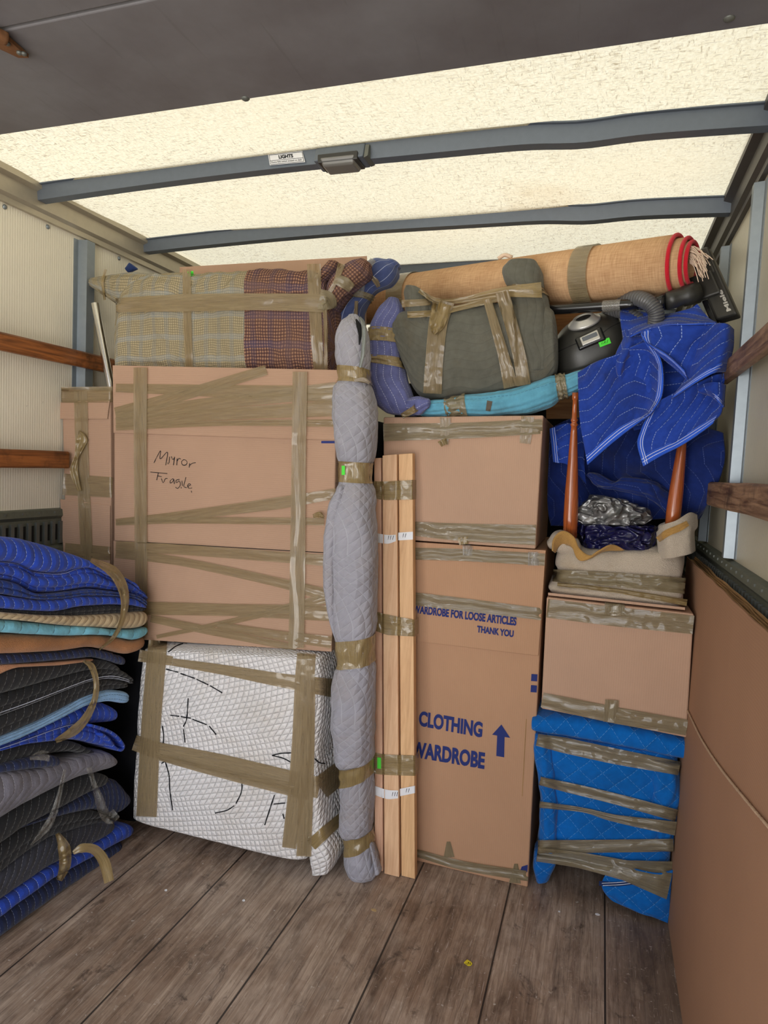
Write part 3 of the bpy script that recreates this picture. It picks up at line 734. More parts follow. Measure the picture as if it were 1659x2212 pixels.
# ------------------------------------------------------------------ cartons
def carton(label, px, Y, depth, mat, name='cardboard_carton', cat='box', floor=False, group=None):
    """px = TL, TR, BR, BL of the front face at depth Y"""
    c = [pw(*p, Y=Y) for p in px]
    if floor: c[2][2] = c[3][2] = 0.0
    base = (c[2] + c[3]) / 2 + np.array([0, depth / 2, 0])
    e_ = empty(name, base, label, cat, group)
    d = np.array([0, depth, 0])
    b = hexa('body', [c[3], c[2], c[2] + d, c[3] + d, c[0], c[1], c[1] + d, c[0] + d], mat, e_, .005, 2)
    return e_, b, c
def fseam(objs, path, parent, mat=DARK, w=1.6, name='flap_seam'):
    return strip(objs, path, w, mat, parent, name, off=.0008, n=24, m=2, ripple=.0001, smooth=0)

# white wrapped cabinet, bottom left
wc = empty('wrapped_cabinet', (-1.3, 2.2, 0), 'white quilted blanket bundle bound with brown tape under the mirror carton', 'bundle')
WY = 2.10
wb = bundle('blanket_wrap', [(300, 1406, 686, 1426, WY, .25), (291, 1470, 686, 1490, WY, .27), (283, 1600, 678, 1650, WY, .28), (278, 1700, 666, 1770, WY, .28), (275, 1770, 657, 1864, WY, .27)],
            Q_WHITE, wc, n=9, N=80, m=120, cap=.022, wr=.005, wf=7)
ft = bundle('wrapped_foot', [(668, 1660, 684, 1655, WY + .02, .24), (660, 1790, 694, 1780, WY + .008, .26), (662, 1862, 712, 1850, WY + .005, .27), (668, 1893, 708, 1890, WY + .02, .24)],
            Q_WHITE, wc, n=5, N=30, m=60, cap=.012, wr=.004)
WO = [wb.o, ft.o]
T0 = strip(WO, [(372, 1430), (482, 1447), (610, 1470), (722, 1487)], [16, 22, 30, 40], TAPE, wc, off=.003, n=60, seed=2)
strip(WO, [(300, 1416), (372, 1428)], [26, 20], TAPE, wc, off=.0032, n=20)
strip(WO, [(290, 1604), (345, 1622), (480, 1650), (640, 1690), (690, 1702)], [34, 36, 40, 44, 46], TAPE, wc, off=.003, n=60, wrap=(0, 0), seed=3)
strip(WO, [(345, 1636), (480, 1672), (640, 1708), (668, 1712)], [14, 18, 30, 30], TAPE, wc, off=.0036, n=50, seed=4)
strip(WO, [(692, 1703), (737, 1667)], [50, 46], TAPE, wc, off=.003, n=16)
strip(WO, [(672, 1826), (700, 1800), (740, 1765)], [26, 26, 22], TAPE_D, wc, off=.003, n=20)
strip(WO, [(341, 1384), (336, 1440), (325, 1580), (316, 1764)], [40, 42, 42, 44], TAPE, wc, off=.0042, n=60, seed=5)
strip(WO, [(662, 1412), (658, 1470), (648, 1650), (624, 1832)], [40, 42, 42, 30], TAPE, wc, off=.0042, n=60, seed=6)
strip(WO, [(668, 1470), (664, 1620), (656, 1850)], [26, 30, 32], TAPE, wc, off=.005, n=50, seed=7)
def z3(pts): return [(260 + x / 2.765, 1360 + y / 2.765) for x, y in pts]
dashes = [z3([(272, 236), (345, 255)]), z3([(358, 262), (445, 292)]), z3([(455, 297), (525, 330)]), z3([(535, 335), (608, 378)]),
          z3([(405, 410), (396, 530), (376, 580)]), z3([(377, 595), (386, 675)]), z3([(298, 512), (352, 518)]), z3([(360, 520), (420, 530)]), z3([(430, 536), (515, 568)]), z3([(530, 576), (572, 628)]),
          z3([(250, 575), (258, 630), (255, 685)]), z3([(245, 800), (278, 780)]), z3([(262, 770), (290, 870), (295, 960), (312, 1080)]),
          z3([(690, 840), (722, 900), (722, 970), (690, 1040)]), z3([(680, 1052), (635, 1080), (565, 1096)]),
          z3([(905, 752), (960, 740), (1030, 736)]), z3([(905, 752), (975, 770), (1030, 800)]),
          z3([(920, 988), (890, 1080), (862, 1168)]), z3([(915, 1042), (985, 1036)]), z3([(955, 960), (990, 972), (1000, 950)]), z3([(970, 1100), (978, 1130)]),
          z3([(1160, 770), (1190, 795), (1225, 800)]), z3([(285, 135), (330, 100), (375, 82)]), z3([(320, 72), (440, 76)])]
strokes(WO, dashes, 3.0, INK, wc)

# small upright carton by the left wall
sc, scb, _ = carton('narrow brown carton standing against the left wall beside the mirror carton', [(133, 841), (238, 843), (242, 1425), (148, 1425)], 2.185, .07, CB_H)
hexa('flap', [pw(128, 905, Y=2.178), pw(232, 905, Y=2.178), pw(232, 905, Y=2.184), pw(128, 905, Y=2.184), pw(131, 868, Y=2.178), pw(237, 866, Y=2.178), pw(237, 866, Y=2.184), pw(131, 868, Y=2.184)], CB_H, sc, .001)
hexa('flap', [pw(138, 1210, Y=2.177), pw(238, 1222, Y=2.177), pw(238, 1222, Y=2.184), pw(138, 1210, Y=2.184), pw(130, 1078, Y=2.179), pw(238, 1092, Y=2.179), pw(238, 1092, Y=2.184), pw(130, 1078, Y=2.184)], CB_H, sc, .001)
SO = [scb] + [o for o in sc.children if o.name.startswith('flap')]
strip(SO, [(132, 853), (243, 852)], 34, TAPE, sc, off=.002, wrap=(.04, .0))
strip(SO, [(174, 845), (178, 1000), (189, 1230)], [30, 28, 26], TAPE, sc, off=.003, n=60, smooth=0)
strip(SO, [(136, 1046), (243, 1053)], [46, 44], TAPE, sc, off=.0024, n=30, seed=4, smooth=0)
strip(SO, [(140, 1188), (238, 1196)], [30, 30], TAPE, sc, off=.0024, n=30, seed=8, smooth=0)
strip(SO, [(172, 930), (176, 950), (166, 985), (160, 1020), (172, 1060)], [3, 26, 10, 18, 8], TAPE_D, sc, name='loose_tape', off=.012, n=40, ripple=.006)

# mirror carton
MY = 2.165
mc, mb, mcn = carton('large flat mirror carton with handwriting Mirror Fragile above the white quilted bundle', [(246, 791), (728, 801), (716, 1408), (246, 1378)], MY, .30, CB_H)
def plate(name, px, Y, t, mat, parent, d=.0):
    c = [pw(*p, Y=Y) for p in px]; q_ = np.array([0, t, 0])
    return hexa(name, [c[3], c[2], c[2] + q_, c[3] + q_, c[0], c[1], c[1] + q_, c[0] + q_], mat, parent, .0015, 2)
p1 = plate('top_sleeve', [(243, 789), (730, 799), (728, 951), (245, 935)], MY - .007, .0065, CB_H, mc)
p2 = plate('bottom_sleeve', [(245, 1168), (724, 1196), (716, 1408), (246, 1378)], MY - .006, .0055, CB_H, mc)
MO = [mb, p1, p2]
fseam(MO, [(248, 1168), (722, 1195)], mc)
fseam(MO, [(694, 955), (727, 955)], mc, INKB, 5, 'hand_slot')
o_ = .0022
for pth, w_, m_ in (
    ([(250, 838), (728, 852)], [18, 36], TAPE), ([(250, 895), (400, 852), (575, 799)], [30, 24, 22], TAPE),
    ([(250, 900), (450, 872), (727, 842)], [20, 26, 34], TAPE), ([(250, 912), (450, 896), (727, 882)], [20, 24, 34], TAPE), ([(250, 924), (480, 914), (727, 914)], [12, 12, 16], TAPE),
    ([(250, 1128), (400, 1113), (600, 1087), (726, 1066)], [14, 20, 26, 22], TAPE), ([(250, 1130), (400, 1124), (700, 1127)], [10, 14, 16], TAPE),
    ([(250, 1180), (400, 1188), (722, 1212)], [22, 22, 24], TAPE), ([(250, 1194), (400, 1215), (600, 1258), (720, 1290)], [22, 18, 20, 28], TAPE),
    ([(318, 1314), (500, 1318), (718, 1325)], [28, 26, 34], TAPE), ([(338, 1376), (500, 1342), (716, 1290)], [8, 12, 22], TAPE), ([(325, 1336), (450, 1362), (640, 1400)], [16, 18, 14], TAPE),
    ([(470, 1350), (600, 1372), (716, 1388)], [14, 20, 26], TAPE)):
    o_ += .0004
    strip(MO, pth, w_, m_, mc, off=o_, n=50, m=9, ripple=.0012, seed=o_ * 900, smooth=0)
strip(MO, [(303, 794), (303, 1000), (305, 1270), (306, 1372)], [30, 28, 26, 26], TAPE, mc, off=.0085, n=60, seed=31, smooth=0)
strip(MO, [(648, 803), (645, 1000), (643, 1200), (640, 1400)], [32, 31, 33, 34], TAPE, mc, off=.0085, n=60, seed=33, smooth=0)
strip(MO, [(676, 1115), (690, 1112), (700, 1118)], [8, 14, 4], TAPE_D, mc, name='loose_tape', off=.016, n=20, ripple=.006)
def z2(pts): return [(220 + x / 2.72, 780 + y / 2.72) for x, y in pts]
hw = [[(306, 598), (325, 560), (345, 528), (343, 575), (385, 535), (375, 612)], [(388, 596), (390, 606)], [(398, 562), (395, 600)], [(408, 560), (416, 580), (428, 566)], [(428, 562), (420, 612)],
      [(442, 572), (440, 612)], [(441, 590), (452, 572), (464, 576)], [(482, 578), (468, 590), (472, 608), (490, 612), (502, 596), (490, 580), (480, 580)], [(516, 600), (513, 625)], [(514, 614), (532, 600), (552, 597)],
      [(285, 652), (330, 656), (385, 661)], [(332, 655), (322, 700)], [(325, 674), (352, 680)], [(350, 690), (360, 716), (372, 692), (386, 690)],
      [(420, 690), (402, 702), (403, 718), (418, 706), (422, 692), (426, 722)], [(456, 695), (437, 700), (438, 716), (455, 704), (461, 728), (446, 748), (432, 741)],
      [(470, 704), (473, 734)], [(465, 740), (467, 748)], [(494, 682), (484, 720), (482, 738), (498, 744)], [(505, 736), (522, 727), (512, 720), (503, 733), (512, 748), (530, 745)], [(525, 762), (528, 773)]]
strokes(MO, [z2(l) for l in hw], 1.7, INK, mc)

# wardrobe carton and the carton on top of it
wd, wdb, _ = carton('tall brown wardrobe carton printed CLOTHING WARDROBE with an upward arrow', [(824, 1166), (1178, 1190), (1140, 1917), (820, 1850)], 2.388, .55, CB_W, 'wardrobe_carton', floor=True)
c_ = [pw(1140, 1917, Y=2.388)]
pf = plate('hood', [(822, 1166), (1179, 1189), (1163, 1417), (822, 1376)], 2.381, .006, CB_W, wd)
DO = [wdb, pf]
YP = 2.3792
def ptext(s, bl, br, tl, Y, name='printed_lettering', emb=.045):
    a, b, c = pw(*bl, Y=Y), pw(*br, Y=Y), pw(*tl, Y=Y); return text(name, s, INKB, wd, a, b - a, c - a, embolden=emb)
ptext('WARDROBE FOR LOOSE ARTICLES', (892, 1324), (1115, 1352), (893, 1306), YP)
ptext('THANK YOU', (1030, 1366), (1109, 1377), (1031, 1351), YP)
ptext('CLOTHING', (904, 1568), (1041, 1594), (906, 1535), YP + .007)
ptext('WARDROBE', (888, 1635), (1046, 1662), (890, 1600), YP + .007)
ar = [pw(x, y, Y=YP + .007) for x, y in ((1072, 1633), (1089, 1636), (1090, 1592), (1102, 1594), (1083, 1565), (1063, 1587), (1074, 1589))]
mk('printed_arrow', ar, [list(range(7))], INKB, wd, smooth=False, bvh=False)
for qd in ([(1148, 1456), (1161, 1457), (1160, 1472), (1147, 1471)], [(1147, 1480), (1160, 1481), (1159, 1496), (1146, 1495)], [(1127, 1872), (1140, 1868), (1139, 1884), (1124, 1880)]):
    mk('printed_block', [pw(x, y, Y=YP + .0065) for x, y in qd], [(0, 1, 2, 3)], INKB, wd, smooth=False, bvh=False)
strip(DO, [(896, 1196), (1000, 1199), (1177, 1209)], [26, 26, 26], TAPE_O, wd, n=40, m=9, off=.002, ripple=.0022, smooth=0)
strip(DO, [(890, 1293), (1000, 1306), (1170, 1327)], [28, 28, 26], TAPE_O, wd, n=40, m=9, off=.002, ripple=.0022, seed=5, smooth=0)
strip(DO, [(897, 1842), (1000, 1870), (1142, 1893)], [16, 20, 22], TAPE_O, wd, n=40, m=9, off=.002, ripple=.0022, seed=9, smooth=0)
strip(DO, [(969, 1818), (970, 1852)], [8, 24], TAPE_O, wd, n=10, off=.0026)
strip(DO, [(1115, 1866), (1112, 1908)], [8, 26], TAPE_O, wd, n=10, off=.0026)
strip(DO, [(1152, 1192), (1152, 1222)], [22, 24], TAPE_C, wd, n=10, off=.0045, ripple=.002)
strip(DO, [(1010, 1172), (1010, 1200)], [22, 20], TAPE_C, wd, n=10, off=.0045, ripple=.002)
fseam(DO, [(1137, 1553), (1128, 1720)], wd, CB_EDGE, 2, 'crease')
uc, ucb, _ = carton('brown carton with taped edges stacked on top of the wardrobe carton', [(828, 901), (1174, 897), (1157, 1186), (828, 1163)], 2.375, .5, CB)
UO = [ucb]
strip(UO, [(828, 934), (1000, 930), (1172, 921)], [38, 34, 32], TAPE_O, uc, n=50, m=11, off=.002, ripple=.0026, smooth=0)
strip(UO, [(893, 1142), (1000, 1150), (1157, 1156)], [30, 38, 44], TAPE_O, uc, n=50, m=11, off=.002, ripple=.003, seed=5, smooth=0)
strip(UO, [(962, 902), (960, 960)], [24, 16], TAPE, uc, n=16, off=.0042)
strip(UO, [(1140, 900), (1134, 958)], [28, 24], TAPE, uc, n=16, off=.0042)
strip(UO, [(954, 950), (960, 962)], [20, 14], TAPE_D, uc, name='loose_tape', n=8, off=.012, ripple=.006)
strip(UO, [(1000, 1160), (1002, 1176)], [22, 20], TAPE_D, uc, n=8, off=.006, ripple=.002)

# maple planks leaning on the cartons
def plank(px, Yb, Yt, t, label, wm=None):
    tl, tr, br, bl = px
    c = [pw(*bl, Y=Yb), pw(*br, Y=Yb), pw(*tr, Y=Yt), pw(*tl, Y=Yt)]
    c[0][2] = c[1][2] = 0.002
    d = np.array([0, t, 0])
    o = hexa('wooden_plank', [c[0], c[1], c[1] + d, c[0] + d, c[3], c[2], c[2] + d, c[3] + d], wm or W_MAPLE, None, .002, 2)
    return tag(o, label, 'plank', 'pale planks taped together')
pa = plank([(808, 990), (823, 989), (827, 1886), (809, 1880)], 2.272, 2.330, .030, 'pale wooden plank nearest the grey blanket roll, leftmost of the taped three', W_MAPLE2)
pb = plank([(826, 984), (857, 981), (862, 1892), (830, 1892)], 2.262, 2.320, .030, 'pale wooden plank in the middle of the taped three, overlapping its neighbours')
pc = plank([(861, 981), (891, 979), (897, 1884), (867, 1889)], 2.274, 2.332, .034, 'pale wooden plank nearest the wardrobe carton, rightmost of the taped three', W_MAPLE3)
PO = [pa, pb, pc]
def ptape(path, w, mat, label, seed, wrap=(.05, .05), cat='tape', name='tape_band', off=.003):
    o = strip(PO, path, w, mat, None, name, off=off, n=36, m=9, ripple=.0014, wrap=wrap, seed=seed, bvh=True, smooth=2, wdir=(0, 1))
    return tag(o, label, cat)
ptape([(807, 1057), (830, 1060), (891, 1058)], [36, 40, 42], TAPE_D, 'brown tape band holding the pale planks together near their tops', 3)
ptape([(811, 1342), (840, 1350), (896, 1357)], [42, 44, 36], TAPE_D, 'brown tape band halfway down the pale planks', 4)
t3 = ptape([(806, 1648), (836, 1652), (897, 1654)], [46, 44, 44], TAPE_D, 'brown tape band with a green tag low on the pale planks', 5)
def tagm(objs, path, w, label, mat=GREEN, cat='sticker', off=.0015):
    o = strip(objs, path, w, mat, None, 'paper_tag', off=off, n=8, m=4, ripple=.0005, smooth=0); tag(o, label, cat); return o
def tagged(objs, path, w, label, marks):
    o = tagm(objs, path, w, label)
    return o
for i, (pth, w_, lb) in enumerate((([(814, 1162), (838, 1165), (855, 1162)], [20, 19, 14], 'white paper strip with three pen strokes high on the left planks'), ([(860, 1159), (892, 1157)], [17, 17], 'white paper strip with two pen strokes high on the right plank'),
                       ([(806, 1706), (836, 1716), (860, 1716)], [20, 20, 17], 'white paper strip with three pen strokes low on the left planks'), ([(864, 1712), (897, 1705)], [16, 16], 'white paper strip with two pen strokes low on the right plank'))):
    o = strip(PO, pth, w_, PAPER, None, 'paper_strip', off=.0024, n=20, m=4, ripple=.0006, seed=i, smooth=0, bvh=True, wdir=(0, 1)); tag(o, lb, 'paper')
    x, y = ((841, 1162), (873, 1157), (850, 1716), (880, 1708))[i]
    ls = [[(x + 5 * k - 1, y - 5), (x + 5 * k - 3, y + 4)] for k in range(3 if i in (0, 2) else 2)]
    strokes([o], ls, 1.2, INK, o, 'pen_marks', off=.0006)
# ------------------------------------------------------------------ dark filler load, added behind the front row to blacken the gaps
def load(label, a, b, seed):
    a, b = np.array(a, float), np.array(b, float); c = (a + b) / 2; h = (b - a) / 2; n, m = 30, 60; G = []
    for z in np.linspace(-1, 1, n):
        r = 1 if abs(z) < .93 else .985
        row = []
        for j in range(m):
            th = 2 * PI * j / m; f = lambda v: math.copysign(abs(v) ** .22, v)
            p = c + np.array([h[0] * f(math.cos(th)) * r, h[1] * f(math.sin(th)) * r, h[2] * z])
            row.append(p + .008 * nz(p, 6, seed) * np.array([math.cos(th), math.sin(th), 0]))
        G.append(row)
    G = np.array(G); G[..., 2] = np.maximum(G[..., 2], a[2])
    o = mk('added_load', G.reshape(-1, 3), grid_faces(n, m, True) + [list(range(m))[::-1], [(n - 1) * m + j for j in range(m)]], GAP_CLOTH, None, closed_uv(G) + [(0, 0)] * (2 * m))
    return tag(o, label, 'bundle')
load('added dark filler load blackening the gap between the blanket stack and the white bundle', (-2.115, 2.19, 0), (-1.72, 2.50, .755), 1)
load('added dark filler load blackening the gaps behind the mirror carton and the white bundle', (-2.05, 2.52, 0), (-1.02, 3.3, 1.72), 2)
load('added dark filler load blackening the gaps behind the wardrobe carton and the beige stool', (-.98, 2.98, 0), (.28, 3.7, 1.90), 3)
# ------------------------------------------------------------------ cardboard panel, plaid bundle and navy bundle on the mirror carton
o = hexa('flattened_carton', [pw(385, 800, Y=2.56), pw(790, 800, Y=2.56), pw(790, 800, Y=2.60), pw(385, 800, Y=2.60), pw(388, 577, Y=2.56), pw(793, 553, Y=2.56), pw(793, 553, Y=2.60), pw(388, 577, Y=2.60)], CB, None, .002)
tag(o, 'flat brown cardboard panel standing behind the plaid bundle under the roof', 'panel')
pb_ = empty('plaid_bundle', pw(475, 800, Y=2.33), 'bundle wrapped in olive and plum plaid quilts taped on top of the mirror carton', 'bundle')
PY = 2.22
q1 = bundle('olive_quilt_wrap', [(248, 650, 248, 812, PY, .22), (262, 600, 252, 814, PY - .005, .25), (300, 584, 300, 815, PY, .27), (350, 577, 352, 815, PY, .27), (400, 585, 404, 816, PY + .01, .26), (460, 574, 460, 816, PY, .27), (526, 570, 528, 817, PY, .27)],
            PL_OLIVE, pb_, n=4.5, N=100, m=110, cap=.014, wr=.014, wf=10, fold=.004, ff=7)
q2 = bundle('plum_quilt_wrap', [(527, 570, 527, 817, PY - .002, .272), (580, 569, 580, 817, PY, .275), (640, 570, 640, 818, PY, .27), (690, 585, 694, 818, PY + .005, .25), (703, 640, 706, 818, PY + .01, .22)],
            PL_PLUM, pb_, n=4.5, N=70, m=110, cap=.014, wr=.014, wf=10, seed=4)
e1 = bundle('quilt_ear', [(183, 600, 184, 612, PY + .06, .05), (200, 591, 215, 636, PY + .05, .12), (228, 583, 240, 656, PY + .03, .18), (262, 578, 262, 668, PY + .02, .2), (310, 580, 300, 664, PY + .02, .2)],
            PL_OLIVE, pb_, n=2.4, N=40, m=50, cap=.01, wr=.006, fold=.004, ff=6)
e2 = bundle('quilt_ear', [(698, 610, 705, 668, PY + .03, .16), (712, 585, 742, 628, PY + .03, .12), (735, 565, 768, 606, PY + .04, .12), (752, 555, 788, 588, PY + .04, .12), (772, 555, 792, 570, PY + .04, .07)],
            PL_PLUM, pb_, n=2.3, N=40, m=50, cap=.012, wr=.004, fold=.003, ff=5)
e3 = bundle('quilt_fold', [(676, 600, 690, 604, PY + .0, .08), (690, 575, 715, 580, PY + .01, .1), (704, 561, 724, 566, PY + .02, .08)], PL_PLUM, pb_, n=2.4, N=24, m=40, cap=.012, wr=.003)
bundle('blue_corner', [(268, 578, 276, 588, PY + .12, .02), (276, 566, 294, 580, PY + .12, .02)], C_BINDN, pb_, n=3, N=8, m=20, cap=.003, wr=.001)
QO = [q1.o, q2.o, e1.o, e2.o, e3.o]
strip(QO, [(403, 582), (405, 700), (410, 815)], [18, 17, 16], TAPE, pb_, off=.003, n=50, smooth=6)
strip(QO, [(678, 570), (682, 700), (690, 815)], [30, 26, 22], TAPE, pb_, off=.003, n=50, smooth=6, ripple=.002)
strip(QO, [(250, 659), (400, 654), (560, 652), (704, 655)], [30, 38, 36, 40], TAPE, pb_, off=.006, n=70, m=9, smooth=25, ripple=.0022, wrap=(.1, .0))
strip(QO, [(690, 646), (707, 650), (712, 668)], [44, 40, 30], TAPE_O, pb_, off=.008, n=14, smooth=2, ripple=.003)
strip(QO, [(738, 570), (724, 610), (706, 640)], [16, 9, 9], TAPE, pb_, off=.006, n=24, smooth=2)
strip(QO, [(724, 602), (746, 612), (760, 624)], [22, 26, 20], TAPE_O, pb_, off=.006, n=16, smooth=2, ripple=.002)
strip(QO, [(228, 582), (222, 610), (226, 648)], [6, 6, 5], TAPE_D, pb_, off=.005, n=20, smooth=1)
strip(QO, [(701, 640), (704, 740), (703, 815)], [8, 8, 8], TAPE, pb_, off=.008, n=30, smooth=4)
tagm(QO, [(406, 592), (418, 590)], 10, 'small neon green tag on top of the plaid bundle')
nb_ = empty('navy_bundle', pw(740, 800, Y=2.46), 'dark navy pinstriped blanket bundle knotted with tape right of the plaid bundle', 'bundle')
n1 = bundle('blanket_wrap', [(706, 828, 770, 828, 2.46, .2), (706, 770, 774, 770, 2.46, .2), (708, 715, 778, 712, 2.46, .19), (720, 675, 784, 672, 2.46, .17), (742, 640, 798, 648, 2.46, .12), (764, 612, 812, 630, 2.46, .12), (786, 580, 842, 616, 2.46, .14), (810, 562, 858, 598, 2.46, .13), (838, 563, 860, 580, 2.46, .08)],
            Q_NPIN, nb_, n=2.4, N=90, m=70, cap=.02, wr=.004, front=False, fold=.003, ff=4)
band(n1, 3.75, 4.35, TAPE_O, nb_, off=.004, slant=.15, nz_=.003)
strip([n1.o], [(806, 560), (786, 595), (774, 640)], [14, 16, 20], TAPE_C, nb_, off=.004, n=24, smooth=2, ripple=.003)
strip([n1.o], [(800, 596), (812, 608), (818, 620)], [8, 12, 8], TAPE, nb_, off=.004, n=12, smooth=1)
strip([n1.o], [(770, 650), (768, 700), (766, 740)], [8, 8, 8], TAPE, nb_, off=.008, n=24, smooth=1)
bundle('blanket_wrap', [(738, 800, 786, 800, 2.5, .08), (748, 700, 786, 700, 2.5, .08), (764, 655, 784, 655, 2.5, .07)], Q_NPIN, nb_, n=2.5, N=30, m=40, cap=.01, wr=.003, front=False)

# steel tube leaning in the corner
a, b = pw(205, 656, Y=2.26), pw(240, 838, Y=2.26); b2 = b + (b - a) / np.linalg.norm(b - a) * 1.2
t_ = empty('metal_tube', b2, 'brushed metal tube leaning between the left wall and the mirror carton', 'tube')
tube('tube_wall', [a, b2], .0155, CHROME, t_, n=6, m=28, cap=False)
tube('tube_bore', [a + (b - a) * .001, b2], .0142, DARK, t_, n=4, m=20, cap=False)

# long grey quilted roll
gr = empty('blanket_roll', (-.78, 2.25, 0), 'tall grey quilted blanket roll banded with tape, standing beside the pale planks', 'roll')
GY, GD = 2.195, .145
gx = [(752, 681, 776, 683, 0), (740, 700, 789, 704, .7), (731, 735, 795, 737, .9), (730, 780, 797, 785, .95), (734, 797, 796, 803, .85), (733, 822, 797, 826, .85), (724, 842, 804, 846, 1), (722, 885, 811, 890, 1.1), (727, 935, 811, 938, 1.1), (730, 982, 806, 988, 1.0),
      (735, 1003, 800, 1006, .85), (736, 1036, 800, 1040, .85), (728, 1065, 805, 1068, 1.0), (722, 1110, 808, 1112, 1.1), (718, 1190, 811, 1190, 1.15), (720, 1290, 811, 1290, 1.15), (724, 1350, 809, 1352, 1.1), (730, 1384, 805, 1380, .95), (734, 1430, 804, 1428, .95), (726, 1455, 808, 1455, 1.1), (722, 1550, 807, 1552, 1.15), (729, 1630, 804, 1634, 1.1),
      (738, 1652, 801, 1642, .9), (741, 1682, 800, 1674, .9), (739, 1725, 803, 1725, 1.05), (743, 1785, 803, 1785, 1.05), (749, 1800, 803, 1792, .9), (750, 1830, 805, 1822, .9), (748, 1855, 812, 1852, 1.0), (756, 1882, 817, 1880, .85), (768, 1899, 810, 1895, .5)]
g1 = bundle('blanket_wrap', [(a, b, c, d, GY + (.04 if b > 1600 else 0) * min(1, (b - 1600) / 200), max(.03, GD * k)) for a, b, c, d, k in gx], Q_ROLL, gr, n=2.5, N=300, m=72, cap=.006, wr=.007, wf=13, front=False, fold=.0025, ff=3)
bundle('blanket_fold', [(733, 1052, 748, 1052, GY - .045, .05), (712, 1095, 742, 1092, GY - .05, .06), (702, 1170, 730, 1165, GY - .05, .065), (702, 1260, 727, 1255, GY - .05, .065), (712, 1335, 728, 1335, GY - .045, .05), (724, 1380, 733, 1378, GY - .04, .03)],
       Q_ROLL, gr, n=2.3, N=80, m=40, cap=.01, wr=.003, front=False, seed=5)
bundle('blanket_fold', [(727, 1450, 735, 1450, GY - .045, .03), (723, 1540, 736, 1540, GY - .05, .04), (730, 1625, 740, 1625, GY - .045, .03)], Q_ROLL, gr, n=2.3, N=40, m=30, cap=.01, wr=.002, front=False, seed=6)
strip([g1.o], [(769, 689), (775, 704), (778, 722), (776, 745)], [3, 11, 8, 2], DARK, gr, name='roll_opening', off=.002, n=24, smooth=0, ripple=.0003)
strip([g1.o], [(777, 685), (785, 700), (786, 730), (784, 762), (778, 794)], [5, 9, 9, 8, 6], cloth('grey_fleece', L3((176, 182, 178)), 400, .35, 1.), gr, name='fleece_edge', off=.006, n=40, smooth=0, ripple=.003)
for r0, r1, s in ((3.75, 5.25, 0), (9.7, 11.15, 0), (16.8, 18.2, -.1), (21.85, 23.1, -.12), (25.85, 27.1, -.12)):
    band(g1, r0, r1, TAPE_D, gr, off=.003, slant=s, nz_=.0022, k=8, seed=r0)
bundle('turned_hem', [(800, 1825, 806, 1825, GY, .03), (806, 1850, 814, 1850, GY, .04), (812, 1884, 823, 1880, GY, .05)], Q_ROLL, gr, n=2.3, N=24, m=24, cap=.008, wr=.002, front=False)
strip([g1.o], [(765, 822), (785, 820), (799, 828)], [5, 10, 6], C_BEIGE, gr, name='torn_seam', off=.004, n=16, ripple=.004)
o = tagm([c for c in gr.children if c.name.startswith('blanket_wrap')], [(738, 1016), (745, 1016)], 20, 'small neon green tag on the tape round the grey blanket roll', off=.0075)

# purple pinstriped roll
pr = empty('blanket_roll', pw(850, 896, Y=2.40), 'purple-blue pinstriped blanket roll with two tape bands on the upper carton', 'roll')
r1_ = bundle('blanket_wrap', [(838, 646, 862, 648, 2.46, .05), (818, 675, 874, 682, 2.45, .12), (804, 712, 866, 716, 2.44, .14), (800, 745, 864, 748, 2.43, .14), (797, 772, 868, 780, 2.42, .14), (799, 792, 876, 806, 2.42, .14), (803, 830, 886, 842, 2.41, .15), (812, 868, 898, 880, 2.41, .15), (836, 892, 900, 897, 2.41, .1)],
             Q_PURP, pr, n=2.6, N=110, m=70, cap=.008, wr=.005, wf=14, front=False, fold=.002, ff=4)
band(r1_, 2.0, 2.9, TAPE_D, pr, off=.003, nz_=.003)
band(r1_, 3.9, 4.75, TAPE_D, pr, off=.003, nz_=.003, slant=-.05)
bundle('blanket_end', [(882, 862, 884, 893, 2.37, .05), (902, 858, 905, 896, 2.36, .06), (924, 862, 922, 884, 2.36, .04)], Q_PURP, pr, n=2.2, N=24, m=36, cap=.012, wr=.005, fold=.004, ff=4, front=False)
strip([r1_.o], [(903, 862), (900, 880), (868, 899)], [16, 16, 12], TAPE_D, pr, off=.03, n=20, smooth=1, ripple=.002)

# light blue roll
lb = empty('blanket_roll', pw(1080, 895, Y=2.44), 'light turquoise blanket roll lying along the top of the upper carton', 'roll')
r2_ = bundle('blanket_wrap', [(908, 874, 912, 898, 2.43, .06), (935, 866, 942, 899, 2.42, .1), (963, 862, 968, 899, 2.41, .1), (1005, 853, 1012, 899, 2.41, .1), (1060, 848, 1064, 898, 2.42, .12), (1120, 838, 1128, 894, 2.43, .13), (1176, 820, 1186, 880, 2.43, .12), (1203, 813, 1210, 862, 2.43, .08), (1228, 810, 1234, 852, 2.43, .08), (1262, 798, 1266, 838, 2.44, .1)],
             Q_SKYC, lb, n=2.4, N=110, m=60, cap=.01, wr=.005, wf=12, front=False, fold=.005, ff=6)
band(r2_, 2.0, 3.05, TAPE_O, lb, off=.003, nz_=.004)
band(r2_, 6.85, 7.75, TAPE_O, lb, off=.004, nz_=.004)
strip([r2_.o], [(1058, 866), (1054, 888)], [12, 10], plain('brown_stain', L3((92, 84, 74)), .9), lb, name='stain', off=.0022, n=8, smooth=0)

